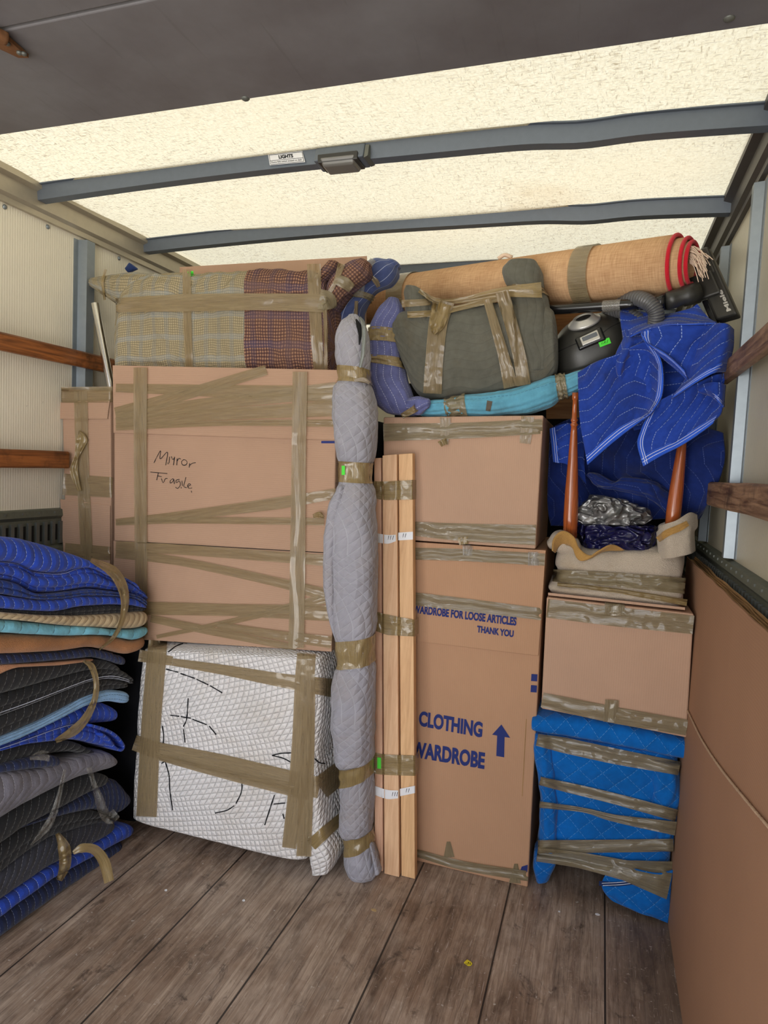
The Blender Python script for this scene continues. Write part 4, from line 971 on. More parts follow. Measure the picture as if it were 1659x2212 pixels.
# grey-green wrapped bundle
mg = empty('grey_green_bundle', pw(1030, 850, Y=2.52), 'grey-green blanket bundle with two upright ends strapped in tape, on the turquoise roll', 'bundle')
BY = 2.385
m1 = bundle('blanket_wrap', [(846, 690, 852, 742, BY, .12), (860, 668, 872, 800, BY, .15), (890, 660, 897, 852, BY, .17), (940, 664, 945, 858, BY, .17), (1000, 656, 1008, 852, BY, .17), (1060, 648, 1070, 842, BY, .17), (1110, 640, 1122, 834, BY, .17), (1160, 640, 1172, 824, BY, .17), (1190, 662, 1196, 800, BY, .15)],
            Q_MOSS, mg, n=3.6, N=110, m=100, cap=.014, wr=.008, wf=7, fold=.002, ff=5)
m2 = bundle('blanket_end', [(872, 615, 902, 619, BY + .02, .1), (866, 628, 918, 634, BY + .01, .14), (868, 655, 930, 655, BY, .15), (868, 690, 935, 700, BY, .14)], Q_MOSS, mg, n=2.8, N=36, m=50, cap=.01, wr=.005, fold=.004, ff=4)
m3 = bundle('blanket_end', [(1092, 560, 1158, 558, BY + .02, .12), (1080, 572, 1168, 578, BY + .01, .17), (1086, 600, 1171, 606, BY, .17), (1096, 620, 1172, 618, BY, .15), (1100, 645, 1180, 640, BY - .005, .17), (1105, 720, 1192, 720, BY - .01, .16), (1120, 800, 1190, 795, BY, .18)],
            Q_MOSS, mg, n=3., N=70, m=64, cap=.01, wr=.005, seed=8)
m4 = bundle('blanket_fold', [(1078, 650, 1108, 646, BY - .01, .1), (1085, 700, 1112, 700, BY - .02, .1), (1100, 780, 1122, 778, BY - .01, .06)], Q_MOSS, mg, n=2.4, N=40, m=40, cap=.01, wr=.004)
MOO = [m1.o, m2.o, m3.o, m4.o]
band(m3, 2.7, 3.75, TAPE, mg, off=.005, nz_=.004)
strip(MOO, [(868, 656), (930, 652)], [16, 14], TAPE, mg, off=.006, n=20, smooth=3)
strip(MOO, [(880, 680), (940, 676), (1000, 663), (1090, 640)], [14, 14, 12, 16], TAPE_D, mg, off=.006, n=50, smooth=10, ripple=.002)
strip(MOO, [(905, 628), (945, 650), (1000, 648), (1080, 632), (1170, 626)], [8, 12, 12, 20, 34], TAPE_D, mg, off=.012, n=50, smooth=10, ripple=.002)
strip(MOO, [(958, 650), (946, 700), (938, 780), (934, 850)], [48, 40, 38, 40], TAPE, mg, off=.006, n=50, smooth=6, m=9, ripple=.002)
strip(MOO, [(1052, 646), (1068, 700), (1088, 770), (1104, 836)], [18, 20, 24, 32], TAPE, mg, off=.010, n=50, smooth=6, ripple=.002)
strip(MOO, [(1084, 630), (1104, 700), (1122, 770), (1132, 832)], [30, 28, 28, 30], TAPE, mg, off=.012, n=50, smooth=6, ripple=.0016)
strip(MOO, [(956, 655), (944, 700), (938, 722)], [40, 34, 8], TAPE_D, mg, name='loose_tape', off=.014, n=24, smooth=1, ripple=.007)

# ------------------------------------------------------------------ rolled rug
rA, rB = pw(1464, 574, Y=2.41), pw(770, 652, Y=2.95)
ax = (rA - rB); ln = np.linalg.norm(ax); ax /= ln
e1_ = np.cross(ax, [0, 1, 0.]); e1_ /= np.linalg.norm(e1_)
if e1_[2] < 0: e1_ = -e1_
e2_ = np.cross(ax, e1_)
rg = empty('rolled_rug', pw(1130, 690, Y=2.7), 'rolled tan rug with red bound edge and cream fringe lying across the top', 'rug')
ns, na = 150, 26; turns = 3.1
def spir(s):
    ph = 2 * PI * turns * s + 4.5; r = .099 - .0135 * turns * s
    return r * (math.cos(ph) * e1_ + math.sin(ph) * e2_)
def ext(s): return .034 * min(1, max(0, (s * turns - .95) / .1)) + .014 * min(1, max(0, (s * turns - 1.95) / .1))
G = np.array([[rB + ax * (ln + ext(s)) * t + spir(s) + np.array([0, 0, .02 * math.sin(PI * t) * 0 - .012 * (1 - t) ** 2]) for t in np.linspace(0, 1, na)] for s in np.linspace(0, 1, ns)])
o = mk('backing', G.reshape(-1, 3), grid_faces(ns, na, False), RUG, rg, grid_uv(G).reshape(-1, 2))
so = o.modifiers.new('thickness', 'SOLIDIFY'); so.thickness = .007; so.offset = 0
tube('red_binding', [rB + ax * (ln + ext(s) - .004) + spir(s) * 1.01 for s in np.linspace(0, .999, 260)], .0068, RED, rg, m=10)
V = []; Fc = []
rnd = random.Random(3)
for i in range(46):
    s = .72 + .006 * i; p = rB + ax * (ln + .05) + (e1_ * (.045 - .0012 * i) + e2_ * (.03 + .02 * rnd.random()))
    L_ = .042 + rnd.random() * .025; dr = ax * (.55 + .4 * rnd.random()) + np.array([0, -.35 - .3 * rnd.random(), 0]) - e1_ * rnd.random() * .2
    pts = [p + dr * L_ * t + np.array([0, 0, -.045 * t * t - .02 * rnd.random() * t]) for t in np.linspace(0, 1, 6)]
    k0 = len(V); r = .0014
    for q in pts:
        for j in range(5): V.append(q + r * np.array([math.cos(j * 1.257), 0, math.sin(j * 1.257)]))
    Fc += [tuple(k0 + v for v in f) for f in grid_faces(6, 5, True)]
mk('fringe', V, Fc, FRINGE, rg, bvh=False)['kind'] = 'stuff'
tube('far_fringe', [pw(1076, 559, Y=2.66), pw(1090, 551, Y=2.66), pw(1106, 556, Y=2.66)], .008, FRINGE, rg, n=10, m=8)
def rband(x0, x1, mat, seed):
    t0 = t1 = None
    def proj(t):
        P = rB + ax * ln * t - EYE; qv = M.T @ P; return CX + F * qv[0] / qv[2]
    tt = np.linspace(0, 1, 600); xs = np.array([proj(t) for t in tt]); t0, t1 = np.interp([x0, x1], xs, tt)
    P = np.array([[rB + ax * ln * (t0 + (t1 - t0) * a / 6) + (.1045 + .0015 * noise.noise(Vector((a * .8, j * .35, seed)))) * (math.cos(2 * PI * j / 72) * e1_ + math.sin(2 * PI * j / 72) * e2_) + np.array([0, 0, -.012 * (1 - t0) ** 2]) for j in range(73)] for a in range(7)])
    mk('tape_band', P.reshape(-1, 3), grid_faces(7, 73, False), mat, rg, grid_uv(P).reshape(-1, 2), bvh=False)
rband(1253, 1292, TAPE_O, 2.); rband(866, 900, TAPE_O, 5.)

# brown board seen behind the canister
o = hexa('wooden_board', [pw(1180, 905, Y=2.78), pw(1360, 905, Y=2.78), pw(1360, 905, Y=2.80), pw(1180, 905, Y=2.80), pw(1180, 668, Y=2.78), pw(1360, 662, Y=2.78), pw(1360, 662, Y=2.80), pw(1180, 668, Y=2.80)], W_BOARD, None, .002)
tag(o, 'smooth brown wooden board glimpsed behind the vacuum canister', 'board')

# ------------------------------------------------------------------ vacuum cleaner
vc = empty('vacuum_cleaner', pw(1275, 800, Y=2.5), 'black vacuum cleaner canister with a silver hose port beside the grey-green bundle', 'vacuum cleaner')
VY = 2.47
cv = pw(1279, 743, Y=VY + .10); pxm = VY / F
ux = np.array([math.cos(.30), 0, math.sin(.30)]); uz = np.array([-math.sin(.30), 0, math.cos(.30)]); uy = np.array([0, 1., 0])
uz2 = uz * math.cos(.35) - uy * math.sin(.35); uy2 = uy * math.cos(.35) + uz * math.sin(.35)
def dome(th, ph, a, b, c, n1=2.4, n2=2.6):
    sp = lambda v, e_: math.copysign(abs(v) ** (2 / e_), v)
    return ux * a * sp(math.cos(ph), n1) * sp(math.cos(th), n2) + uy2 * b * sp(math.cos(ph), n1) * sp(math.sin(th), n2) + uz2 * c * sp(math.sin(ph), n1)
base = cv - uz2 * .055
G = np.array([[base + dome(2 * PI * j / 64, PI / 2 * i / 20 * .995, .149, .160, .156) for j in range(64)] for i in range(21)])
vb = mk('upper_shell', G.reshape(-1, 3), grid_faces(21, 64, True) + [[20 * 64 + j for j in range(64)], list(range(64))[::-1]], BLACKP, vc)
def ringbody(name, prof, mat):
    G = np.array([[base + (dome(2 * PI * j / 64, 0, .149 * s, .160 * s, 1) + uz2 * z) for j in range(64)] for s, z in prof])
    return mk(name, G.reshape(-1, 3), grid_faces(len(prof), 64, True) + [list(range(64)), [(len(prof) - 1) * 64 + j for j in range(64)][::-1]], mat, vc)
vr = ringbody('bumper', [(.96, .010), (1.035, .006), (1.05, -.008), (1.04, -.026), (.98, -.034)], HOSE if False else BLACKP)
ringbody('lower_shell', [(.985, -.03), (.98, -.06), (.93, -.085), (.80, -.098)], BLACKG)
VO = [vb, vr]
h = hit([vb], 1262, 694)
nrm = h[1] if h[1] @ (h[0] - EYE) < 0 else -h[1]
lathe('hose_port', h[0] - nrm * .006, h[0] + nrm * .016, [(0, .058), (.35, .056), (.75, .040), (1, .036), (1, .028), (.55, .026)], SILV, vc, 40)
lathe('port_bore', h[0] + nrm * .0005, h[0] + nrm * .012, [(0, .0265), (1, .0268)], DARK, vc, 30)
def onv(px): 
    h = hit([vb], *px); return h[0] - (h[0] - EYE) / np.linalg.norm(h[0] - EYE) * .006
hc = [onv(p) for p in ((1259, 748), (1298, 732), (1290, 713), (1252, 731))]
dn = np.cross(hc[1] - hc[0], hc[3] - hc[0]); dn /= np.linalg.norm(dn)
if dn @ (hc[0] - EYE) > 0: dn = -dn
hexa('handle_recess', [p + (p - sum(hc) / 4) * .55 - dn * .012 for p in hc] + [p + (p - sum(hc) / 4) * .45 + dn * .001 for p in hc], BLACKG, vc, .006, 3)
hp = hexa('handle', [p - dn * .004 for p in hc] + [p + dn * .006 for p in hc], SILV, vc, .003, 2)
win = [hc[0] + (hc[1] - hc[0]) * a + (hc[3] - hc[0]) * b + dn * .0072 for a, b in ((.1, .42), (.92, .42), (.92, .88), (.1, .88))]
mk('handle_window', win, [(0, 1, 2, 3)], plain('smoky_window', L3((92, 98, 106)), .12), vc, smooth=False)
strip([vb], [(1205, 760), (1240, 744), (1256, 740)], 2, DARK, vc, 'lid_seam', off=.0008, n=24, m=2, smooth=0, ripple=0)
strip([vb], [(1298, 722), (1320, 706), (1350, 692)], 2, DARK, vc, 'lid_seam', off=.0008, n=24, m=2, smooth=0, ripple=0)
tg = strip(VO, [(1294, 744), (1318, 735)], 13, GREEN, None, 'paper_tag', off=.002, n=8, m=4, smooth=0, ripple=.0005, bvh=True); tag(tg, 'neon green tag stuck on the black vacuum canister', 'sticker')
strokes([tg], [[(1300, 744), (1301, 739)], [(1304, 743), (1307, 737), (1308, 742)], [(1311, 741), (1313, 734)]], 1.0, INK, tg, 'pen_marks', off=.0006)
# wand, hose and floor head
wa = empty('vacuum_wand', pw(1330, 690, Y=2.4), 'black vacuum wand with corrugated hose and wide floor head under the rolled rug', 'vacuum wand')
w0, w1, w2 = pw(1150, 672, Y=2.50), pw(1382, 656, Y=2.40), pw(1438, 651, Y=2.36)
tube('wand_tube', [w0, w1], .0175, BLACKG, wa, n=10, m=24)
tube('tape_band', [w0 + (w1 - w0) * .68, w0 + (w1 - w0) * .84], .0195, TAPE_C, wa, n=12, m=24, cap=False)
lathe('coupling', w1, w2, [(0, .0185), (.04, .021), (.3, .021), (.33, .024), (.8, .024), (1, .027)], BLACKG, wa)
w3 = pw(1508, 632, Y=2.385)
lathe('swivel_neck', w2, w3, [(0, .026), (.2, .030), (.5, .028), (.55, .033), (1, .034)], BLACKP, wa)
hd = [pw(1489, 552, Y=2.245), pw(1527, 531, Y=2.225), pw(1592, 686, Y=2.165), pw(1553, 697, Y=2.19), pw(1516, 700, Y=2.21)]
f = [pw(1484, 548, Y=2.47), pw(1528, 530, Y=2.44), pw(1593, 677, Y=2.31), pw(1546, 691, Y=2.35)]
fn = np.cross(f[1] - f[0], f[3] - f[0]); fn /= np.linalg.norm(fn)
if fn @ (f[0] - EYE) < 0: fn = -fn
hx = hexa('floor_head', [p + fn * .04 for p in (f[3], f[2], f[1], f[0])] + [f[3], f[2], f[1], f[0]], BLACKP, wa, .008, 3)
def onf(a, b, z=0.): return f[0] + (f[1] - f[0]) * a + (f[3] - f[0]) * b - fn * z
def fplate(name, a0, a1, b0, b1, z0, z1, mat, bev=.003):
    return hexa(name, [onf(a0, b1, z0), onf(a1, b1, z0), onf(a1, b0, z0), onf(a0, b0, z0), onf(a0, b1, z1), onf(a1, b1, z1), onf(a1, b0, z1), onf(a0, b0, z1)], mat, wa, bev, 2)
fplate('head_cover', -.55, .72, .36, .70, -.004, .012, BLACKP, .006)
fplate('pedal', .42, .86, .22, .40, -.004, .004, BLACKP, .006)
fplate('brush_strip', -.28, .02, .68, 1.04, -.028, -.006, BLACKG, .004)
text('maker_lettering', 'Miele', SILV, wa, onf(.80, .96, .007), onf(.80, .66, 0) - onf(.80, .96, 0), (onf(.60, .9, 0) - onf(.80, .9, 0)), embolden=.03)
for k_, (a0, a1, b0, b1) in enumerate(((.62, .86, .13, .145), (.62, .86, .165, .18), (.45, .62, .15, .16), (.66, .70, .10, .16), (.78, .82, .10, .16))): fplate('brush_symbol', a0, a1, b0, b1, -.001, .0012, SILV, 0)
hp_ = [pw(1300, 690, Y=2.60), pw(1335, 672, Y=2.50), pw(1378, 690, Y=2.44), pw(1402, 715, Y=2.44), pw(1420, 740, Y=2.46)]
hp2 = [pw(1330, 664, Y=2.52), pw(1368, 645, Y=2.42), pw(1398, 652, Y=2.36), pw(1416, 672, Y=2.35), pw(1416, 700, Y=2.37), pw(1404, 735, Y=2.42)]
for nm, pth, rr in (('hose', hp2, .026), ('hose', hp_, .024)):
    tube(nm, pth, lambda t, rr=rr: rr * (1 - .13 * (1 - abs(math.sin(t * PI * 30)))), HOSE, wa, n=420, m=24)

# ------------------------------------------------------------------ blue blanket draped over the right-hand load
db = empty('moving_blanket', pw(1420, 1000, Y=2.4), 'bright blue moving blanket draped over the load above the wooden legs', 'blanket')
def edge(G, row=None, col=None, w=.028, off=.006, name='binding'):
    """bound hem along one border of a panel grid, with two white seams"""
    E = G[row] if row is not None else G[:, col]
    I = G[row + (1 if row == 0 else -1)] if row is not None else G[:, 1 if col == 0 else -2]
    d = I - E; d /= np.linalg.norm(d, axis=1)[:, None]
    vw = (E - EYE); vw /= np.linalg.norm(vw, axis=1)[:, None]
    P = np.stack([E - d * .002 - vw * 0, E - d * .002 - vw * off, E + d * w * .5 - vw * (off + .002), E + d * w - vw * off, E + d * w + vw * 0], 1)
    b_ = mk(name, P.reshape(-1, 3), grid_faces(len(P), 5, False), C_BIND, db, grid_uv(P).reshape(-1, 2), bvh=False)
    for q in (.38, .72):
        Q = np.stack([E + d * (w * q - .0009) - vw * (off + .0032), E + d * (w * q + .0009) - vw * (off + .0032)], 1)
        mk('seam_stitch', Q.reshape(-1, 3), grid_faces(len(Q), 2, False), C_THREAD, b_, bvh=False)
Y0 = 2.34
pA, GA = panel('cloth', [[(1249, 806, Y0 + .04), (1285, 784, Y0 + .02), (1330, 766, Y0), (1388, 740, Y0 - .02), (1412, 742, Y0 - .03)],
                         [(1250, 850, Y0 + .0), (1300, 835, Y0 - .02), (1345, 800, Y0 + .02), (1400, 780, Y0 + .01), (1430, 790, Y0 - .045)],
                         [(1253, 910, Y0 - .02), (1305, 900, Y0 - .04), (1350, 868, Y0 - .02), (1400, 850, Y0 + .0), (1430, 850, Y0 - .05)],
                         [(1262, 960, Y0 - .03), (1310, 935, Y0 - .05), (1350, 915, Y0 - .04), (1392, 890, Y0 - .03), (1412, 885, Y0 - .06)],
                         [(1269, 1003, Y0 - .03), (1315, 962, Y0 - .055), (1355, 930, Y0 - .06), (1390, 905, Y0 - .06), (1402, 897, Y0 - .065)]], Q_ROYAL2, db, N=60, m=60, wr=.012, wf=7)
edge(GA, row=-1); edge(GA, col=-1)
pB, GB = panel('cloth', [[(1386, 718, Y0 - .03), (1420, 707, Y0 - .05), (1470, 703, Y0 - .06), (1520, 703, Y0 - .06), (1548, 700, Y0 - .05)],
                         [(1387, 726, Y0 - .05), (1430, 740, Y0 - .06), (1470, 745, Y0 - .06), (1500, 740, Y0 - .05), (1524, 735, Y0 - .04)],
                         [(1400, 742, Y0 - .07), (1440, 775, Y0 - .06), (1475, 780, Y0 - .05), (1500, 775, Y0 - .045), (1512, 770, Y0 - .04)],
                         [(1440, 766, Y0 - .08), (1466, 800, Y0 - .07), (1484, 805, Y0 - .06), (1498, 800, Y0 - .045), (1504, 795, Y0 - .04)],
                         [(1478, 800, Y0 - .08), (1484, 816, Y0 - .075), (1486, 820, Y0 - .07), (1490, 822, Y0 - .05), (1494, 820, Y0 - .04)]], Q_ROYAL, db, N=50, m=50, wr=.007, wf=10, seed=5)
edge(GB, col=0)
pB2, GB2 = panel('cloth', [[(1340, 665, Y0 + .12), (1390, 676, Y0 + .1), (1440, 680, Y0 + .06), (1490, 668, Y0 + .02), (1506, 658, Y0 + .02)],
                           [(1340, 690, Y0 + .08), (1400, 696, Y0 + .05), (1450, 690, Y0 + .02), (1500, 688, Y0 - .02), (1530, 688, Y0 - .02)],
                           [(1348, 735, Y0 + .05), (1388, 716, Y0 - .03), (1440, 703, Y0 - .055), (1500, 701, Y0 - .065), (1548, 699, Y0 - .055)]], Q_ROYAL2, db, N=40, m=50, wr=.006, seed=6)
edge(GB2, row=-1, w=.022)
pB3, GB3 = panel('cloth', [[(1346, 690, Y0 + .1), (1368, 705, Y0 + .06), (1390, 715, Y0 + .02), (1400, 720, Y0)], [(1350, 724, Y0 + .04), (1358, 745, Y0 + .0), (1370, 750, Y0 + .01), (1395, 745, Y0)], [(1330, 768, Y0 + .02), (1338, 800, Y0), (1350, 800, Y0 + .02), (1395, 790, Y0 + .03)], [(1330, 800, Y0 + .03), (1345, 840, Y0 + .02), (1370, 850, Y0 + .03), (1400, 840, Y0 + .04)]], Q_ROYAL2, db, N=40, m=40, wr=.006, seed=7)
pM, GM = panel('cloth', [[(1340, 800, Y0 + .03), (1372, 765, Y0 + .01), (1400, 740, Y0 - .01), (1420, 752, Y0 - .03)], [(1345, 830, Y0 + .03), (1380, 800, Y0 + .015), (1410, 785, Y0), (1432, 790, Y0 - .02)], [(1360, 862, Y0 + .02), (1390, 845, Y0 + .01), (1415, 830, Y0), (1432, 835, Y0 - .02)], [(1390, 880, Y0), (1405, 878, Y0), (1415, 875, Y0 - .01), (1420, 872, Y0 - .02)]], Q_ROYAL, db, N=36, m=36, wr=.005, seed=14)
pC, GC = panel('cloth', [[(1512, 712, Y0 - .04), (1545, 700, Y0 - .07), (1568, 700, Y0 - .10), (1583, 712, Y0 - .06)],
                         [(1500, 760, Y0 - .04), (1535, 750, Y0 - .08), (1565, 745, Y0 - .11), (1582, 750, Y0 - .06)],
                         [(1484, 815, Y0 - .05), (1520, 795, Y0 - .09), (1552, 785, Y0 - .11), (1573, 785, Y0 - .06)],
                         [(1452, 860, Y0 - .06), (1500, 828, Y0 - .09), (1540, 806, Y0 - .11), (1567, 802, Y0 - .06)]], Q_ROYAL2, db, N=46, m=46, wr=.008, wf=10, seed=8)
edge(GC, row=-1, w=.03)
pD, GD_ = panel('cloth', [[(1415, 870, Y0 - .04), (1455, 850, Y0 - .05), (1500, 830, Y0 - .05), (1545, 810, Y0 - .05), (1566, 806, Y0 - .03)],
                          [(1400, 895, Y0 - .03), (1450, 885, Y0 - .04), (1500, 865, Y0 - .03), (1540, 850, Y0 - .02), (1562, 855, Y0 - .05)],
                          [(1385, 930, Y0 - .02), (1440, 920, Y0 - .04), (1495, 900, Y0 - .04), (1535, 885, Y0 - .04), (1558, 890, Y0 - .07)],
                          [(1378, 960, Y0 - .02), (1425, 960, Y0 - .04), (1470, 950, Y0 - .05), (1510, 925, Y0 - .06), (1545, 905, Y0 - .075)],
                          [(1390, 1006, Y0 - .03), (1425, 985, Y0 - .05), (1470, 962, Y0 - .06), (1508, 938, Y0 - .07), (1540, 914, Y0 - .08)]], Q_ROYAL, db, N=54, m=54, wr=.009, wf=9, seed=9)
edge(GD_, row=-1, w=.03); edge(GD_, col=0, w=.02)
pN, GN = panel('inner_fold', [[(1362, 700, Y0 + .13), (1400, 700, Y0 + .1), (1470, 690, Y0 + .07), (1540, 700, Y0 + .05), (1568, 712, Y0 + .03)],
                           [(1352, 770, Y0 + .08), (1400, 770, Y0 + .06), (1470, 770, Y0 + .05), (1530, 770, Y0 + .03), (1566, 780, Y0 + .02)],
                           [(1345, 850, Y0 + .06), (1400, 850, Y0 + .04), (1460, 840, Y0 + .02), (1520, 830, Y0 + .02), (1560, 845, Y0 + .0)],
                           [(1370, 930, Y0 + .05), (1410, 920, Y0 + .03), (1460, 900, Y0 + .02), (1510, 885, Y0 + .0), (1548, 885, Y0 - .02)]], Q_ROYAL2, db, N=40, m=40, wr=.008, seed=21)
pE, GE = panel('cloth', [[(1505, 838, Y0 - .05), (1530, 828, Y0 - .07), (1550, 826, Y0 - .09), (1566, 832, Y0 - .06)], [(1512, 846, Y0 - .06), (1532, 838, Y0 - .08), (1550, 840, Y0 - .09), (1564, 850, Y0 - .06)], [(1530, 852, Y0 - .03), (1540, 856, Y0 - .06), (1552, 868, Y0 - .08), (1562, 880, Y0 - .06)]], Q_ROYAL, db, N=24, m=24, wr=.002)
edge(GE, row=-1, w=.018)
# darker blanket sagging behind the legs
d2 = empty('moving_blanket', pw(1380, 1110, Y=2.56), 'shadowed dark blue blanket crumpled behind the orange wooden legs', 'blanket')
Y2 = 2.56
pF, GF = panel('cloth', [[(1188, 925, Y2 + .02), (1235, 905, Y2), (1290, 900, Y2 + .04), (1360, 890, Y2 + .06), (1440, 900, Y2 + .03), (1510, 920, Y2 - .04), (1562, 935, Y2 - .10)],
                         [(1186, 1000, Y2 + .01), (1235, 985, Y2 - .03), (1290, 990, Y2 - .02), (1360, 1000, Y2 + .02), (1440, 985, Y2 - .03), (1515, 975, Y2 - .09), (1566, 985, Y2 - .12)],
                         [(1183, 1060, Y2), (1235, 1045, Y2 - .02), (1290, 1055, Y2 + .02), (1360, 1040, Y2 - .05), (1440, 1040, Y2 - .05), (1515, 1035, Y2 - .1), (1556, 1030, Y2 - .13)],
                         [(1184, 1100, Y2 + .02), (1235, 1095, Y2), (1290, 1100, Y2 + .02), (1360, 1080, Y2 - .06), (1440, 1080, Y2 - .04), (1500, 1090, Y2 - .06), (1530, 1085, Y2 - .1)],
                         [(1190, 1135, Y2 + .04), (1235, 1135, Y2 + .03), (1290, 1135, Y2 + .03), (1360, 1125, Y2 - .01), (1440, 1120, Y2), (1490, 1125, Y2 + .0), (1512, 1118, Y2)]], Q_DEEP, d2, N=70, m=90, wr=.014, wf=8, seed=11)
pG, GG = panel('cloth', [[(1188, 926, Y2 - .05), (1225, 915, Y2 - .07), (1262, 918, Y2 - .06)], [(1192, 960, Y2 - .06), (1225, 960, Y2 - .085), (1262, 990, Y2 - .07)], [(1196, 998, Y2 - .06), (1230, 1006, Y2 - .08), (1266, 1046, Y2 - .06)]], Q_ROYAL2, d2, N=30, m=30, wr=.005)
db_keep = db; db = d2
edge(GG, col=0, w=.024)
bundle('crumpled_fold', [(1270, 1030, 1300, 1026, Y2 - .1, .05), (1290, 1052, 1330, 1040, Y2 - .1, .06), (1340, 1060, 1350, 1030, Y2 - .1, .07), (1400, 1075, 1410, 1040, Y2 - .1, .07), (1440, 1110, 1445, 1060, Y2 - .08, .06)], Q_DEEP, d2, n=2.3, N=50, m=50, wr=.008, fold=.006, ff=4)
db = db_keep

# ------------------------------------------------------------------ upturned stool wrapped in beige fleece
st = empty('upturned_stool', pw(1335, 1320, Y=2.55), 'upturned stool wrapped in beige fleece with orange wooden legs pointing up', 'stool')
SY = 2.375
bundle('fleece_wrap', [(1188, 1258, 1478, 1262, SY + .02, .34), (1180, 1272, 1480, 1300, SY, .36), (1190, 1286, 1474, 1318, SY + .02, .34)], C_BEIGE, st, n=7, N=40, m=90, cap=.014, wr=.006, wf=8)
s2 = bundle('fleece_wrap', [(1204, 1185, 1482, 1186, SY + .06, .30), (1196, 1200, 1490, 1200, SY + .03, .34), (1196, 1222, 1488, 1236, SY + .02, .35), (1200, 1235, 1484, 1256, SY + .03, .34), (1196, 1258, 1480, 1284, SY + .02, .34)], C_BEIGE, st, n=4.5, N=60, m=100, cap=.024, wr=.013, wf=6, seed=3)
s3 = bundle('fleece_collar', [(1426, 1138, 1486, 1122, SY + .07, .08), (1424, 1160, 1490, 1145, SY + .06, .10), (1425, 1180, 1492, 1170, SY + .05, .12), (1428, 1200, 1494, 1196, SY + .04, .14)], C_BEIGE, st, n=2.5, N=36, m=50, cap=.01, wr=.006, fold=.004, ff=4)
pK, GK = panel('fleece_collar', [[(1420, 1150, SY + .06), (1436, 1134, SY + .01), (1462, 1124, SY + .0), (1488, 1108, SY + .03), (1504, 1112, SY + .07)],
                                 [(1421, 1164, SY + .05), (1438, 1152, SY - .005), (1464, 1142, SY - .01), (1490, 1130, SY + .01), (1505, 1136, SY + .06)],
                                 [(1423, 1185, SY + .05), (1440, 1178, SY - .005), (1466, 1168, SY - .012), (1488, 1156, SY + .0), (1498, 1150, SY + .06)],
                                 [(1424, 1206, SY + .05), (1444, 1206, SY + .0), (1468, 1202, SY - .005), (1490, 1196, SY + .01), (1500, 1190, SY + .06)]], C_BEIGE, st, N=30, m=40, wr=.006, wf=18, seed=6)
strip([pK], [(1421, 1166), (1440, 1152), (1466, 1141), (1486, 1130)], [13, 15, 15, 12], C_BINDT, st, name='tan_binding', off=.007, n=30, smooth=0, ripple=.002)
bundle('fleece_collar', [(1182, 1170, 1190, 1188, SY + .05, .1), (1196, 1152, 1212, 1200, SY + .03, .12), (1220, 1150, 1236, 1205, SY + .03, .1), (1246, 1165, 1256, 1210, SY + .03, .08)], C_BEIGE, st, n=2.4, N=30, m=44, cap=.01, wr=.005)
cp = [pw(1195, 1190, Y=SY + .01), pw(1197, 1165, Y=SY), pw(1215, 1148, Y=SY + .0), pw(1240, 1160, Y=SY + .0), pw(1252, 1185, Y=SY), pw(1275, 1200, Y=SY - .005), pw(1300, 1188, Y=SY), pw(1325, 1178, Y=SY + .02), pw(1350, 1188, Y=SY + .04)]
cq = [pw(1200, 1195, Y=SY + .03), pw(1208, 1182, Y=SY + .03), pw(1222, 1178, Y=SY + .03), pw(1236, 1184, Y=SY + .0), pw(1246, 1206, Y=SY), pw(1258, 1212, Y=SY - .005), pw(1278, 1206, Y=SY), pw(1305, 1192, Y=SY + .02), pw(1345, 1190, Y=SY + .04)]
A_, B_ = cr(cp, 60), cr(cq, 60); P = np.stack([A_ * (1 - t) + B_ * t for t in np.linspace(0, 1, 6)], 1)
o = mk('tan_binding', P.reshape(-1, 3), grid_faces(60, 6, False), C_BINDT, st, grid_uv(P).reshape(-1, 2)); so = o.modifiers.new('thickness', 'SOLIDIFY'); so.thickness = .006
for c in [x for x in st.children if x.name.startswith('fleece_wrap')]: pass
SO2 = [x for x in st.children if x.name.startswith('fleece')]
strip(SO2, [(1194, 1243), (1330, 1252), (1480, 1266)], [26, 30, 34], TAPE_O, st, off=.005, n=60, m=9, smooth=20, ripple=.004, wrap=(.05, .1))
strip(SO2, [(1204, 1262), (1330, 1276), (1484, 1302)], [8, 10, 14], TAPE_D, st, off=.007, n=60, m=9, smooth=12, ripple=.004)
# turned legs
LB, LT = pw(1231, 1165, Y=2.44), pw(1243, 848, Y=2.40)
lathe('turned_leg', LB, LT, [(0, 0.0238), (.15, 0.0254), (.32, 0.0234), (.55, 0.0168), (.72, 0.0121), (.775, 0.0101), (.780, 0.0133), (.79, 0.0133), (.795, 0.0098), (.805, 0.0098), (.81, 0.0125), (.82, 0.0125), (.826, 0.0094), (.95, 0.0082), (.955, 0.0109), (1, 0.0113)], W_LEG, st, 28)
LB, LT = pw(1450, 1150, Y=2.45), pw(1487, 848, Y=2.45)
lathe('turned_leg', LB, LT, [(0, 0.0230), (.15, 0.0246), (.32, 0.0226), (.55, 0.0168), (.72, 0.0121), (.775, 0.0101), (.780, 0.0133), (.79, 0.0133), (.795, 0.0098), (.805, 0.0098), (.95, 0.0082), (1, 0.0113)], W_LEG, st, 28)
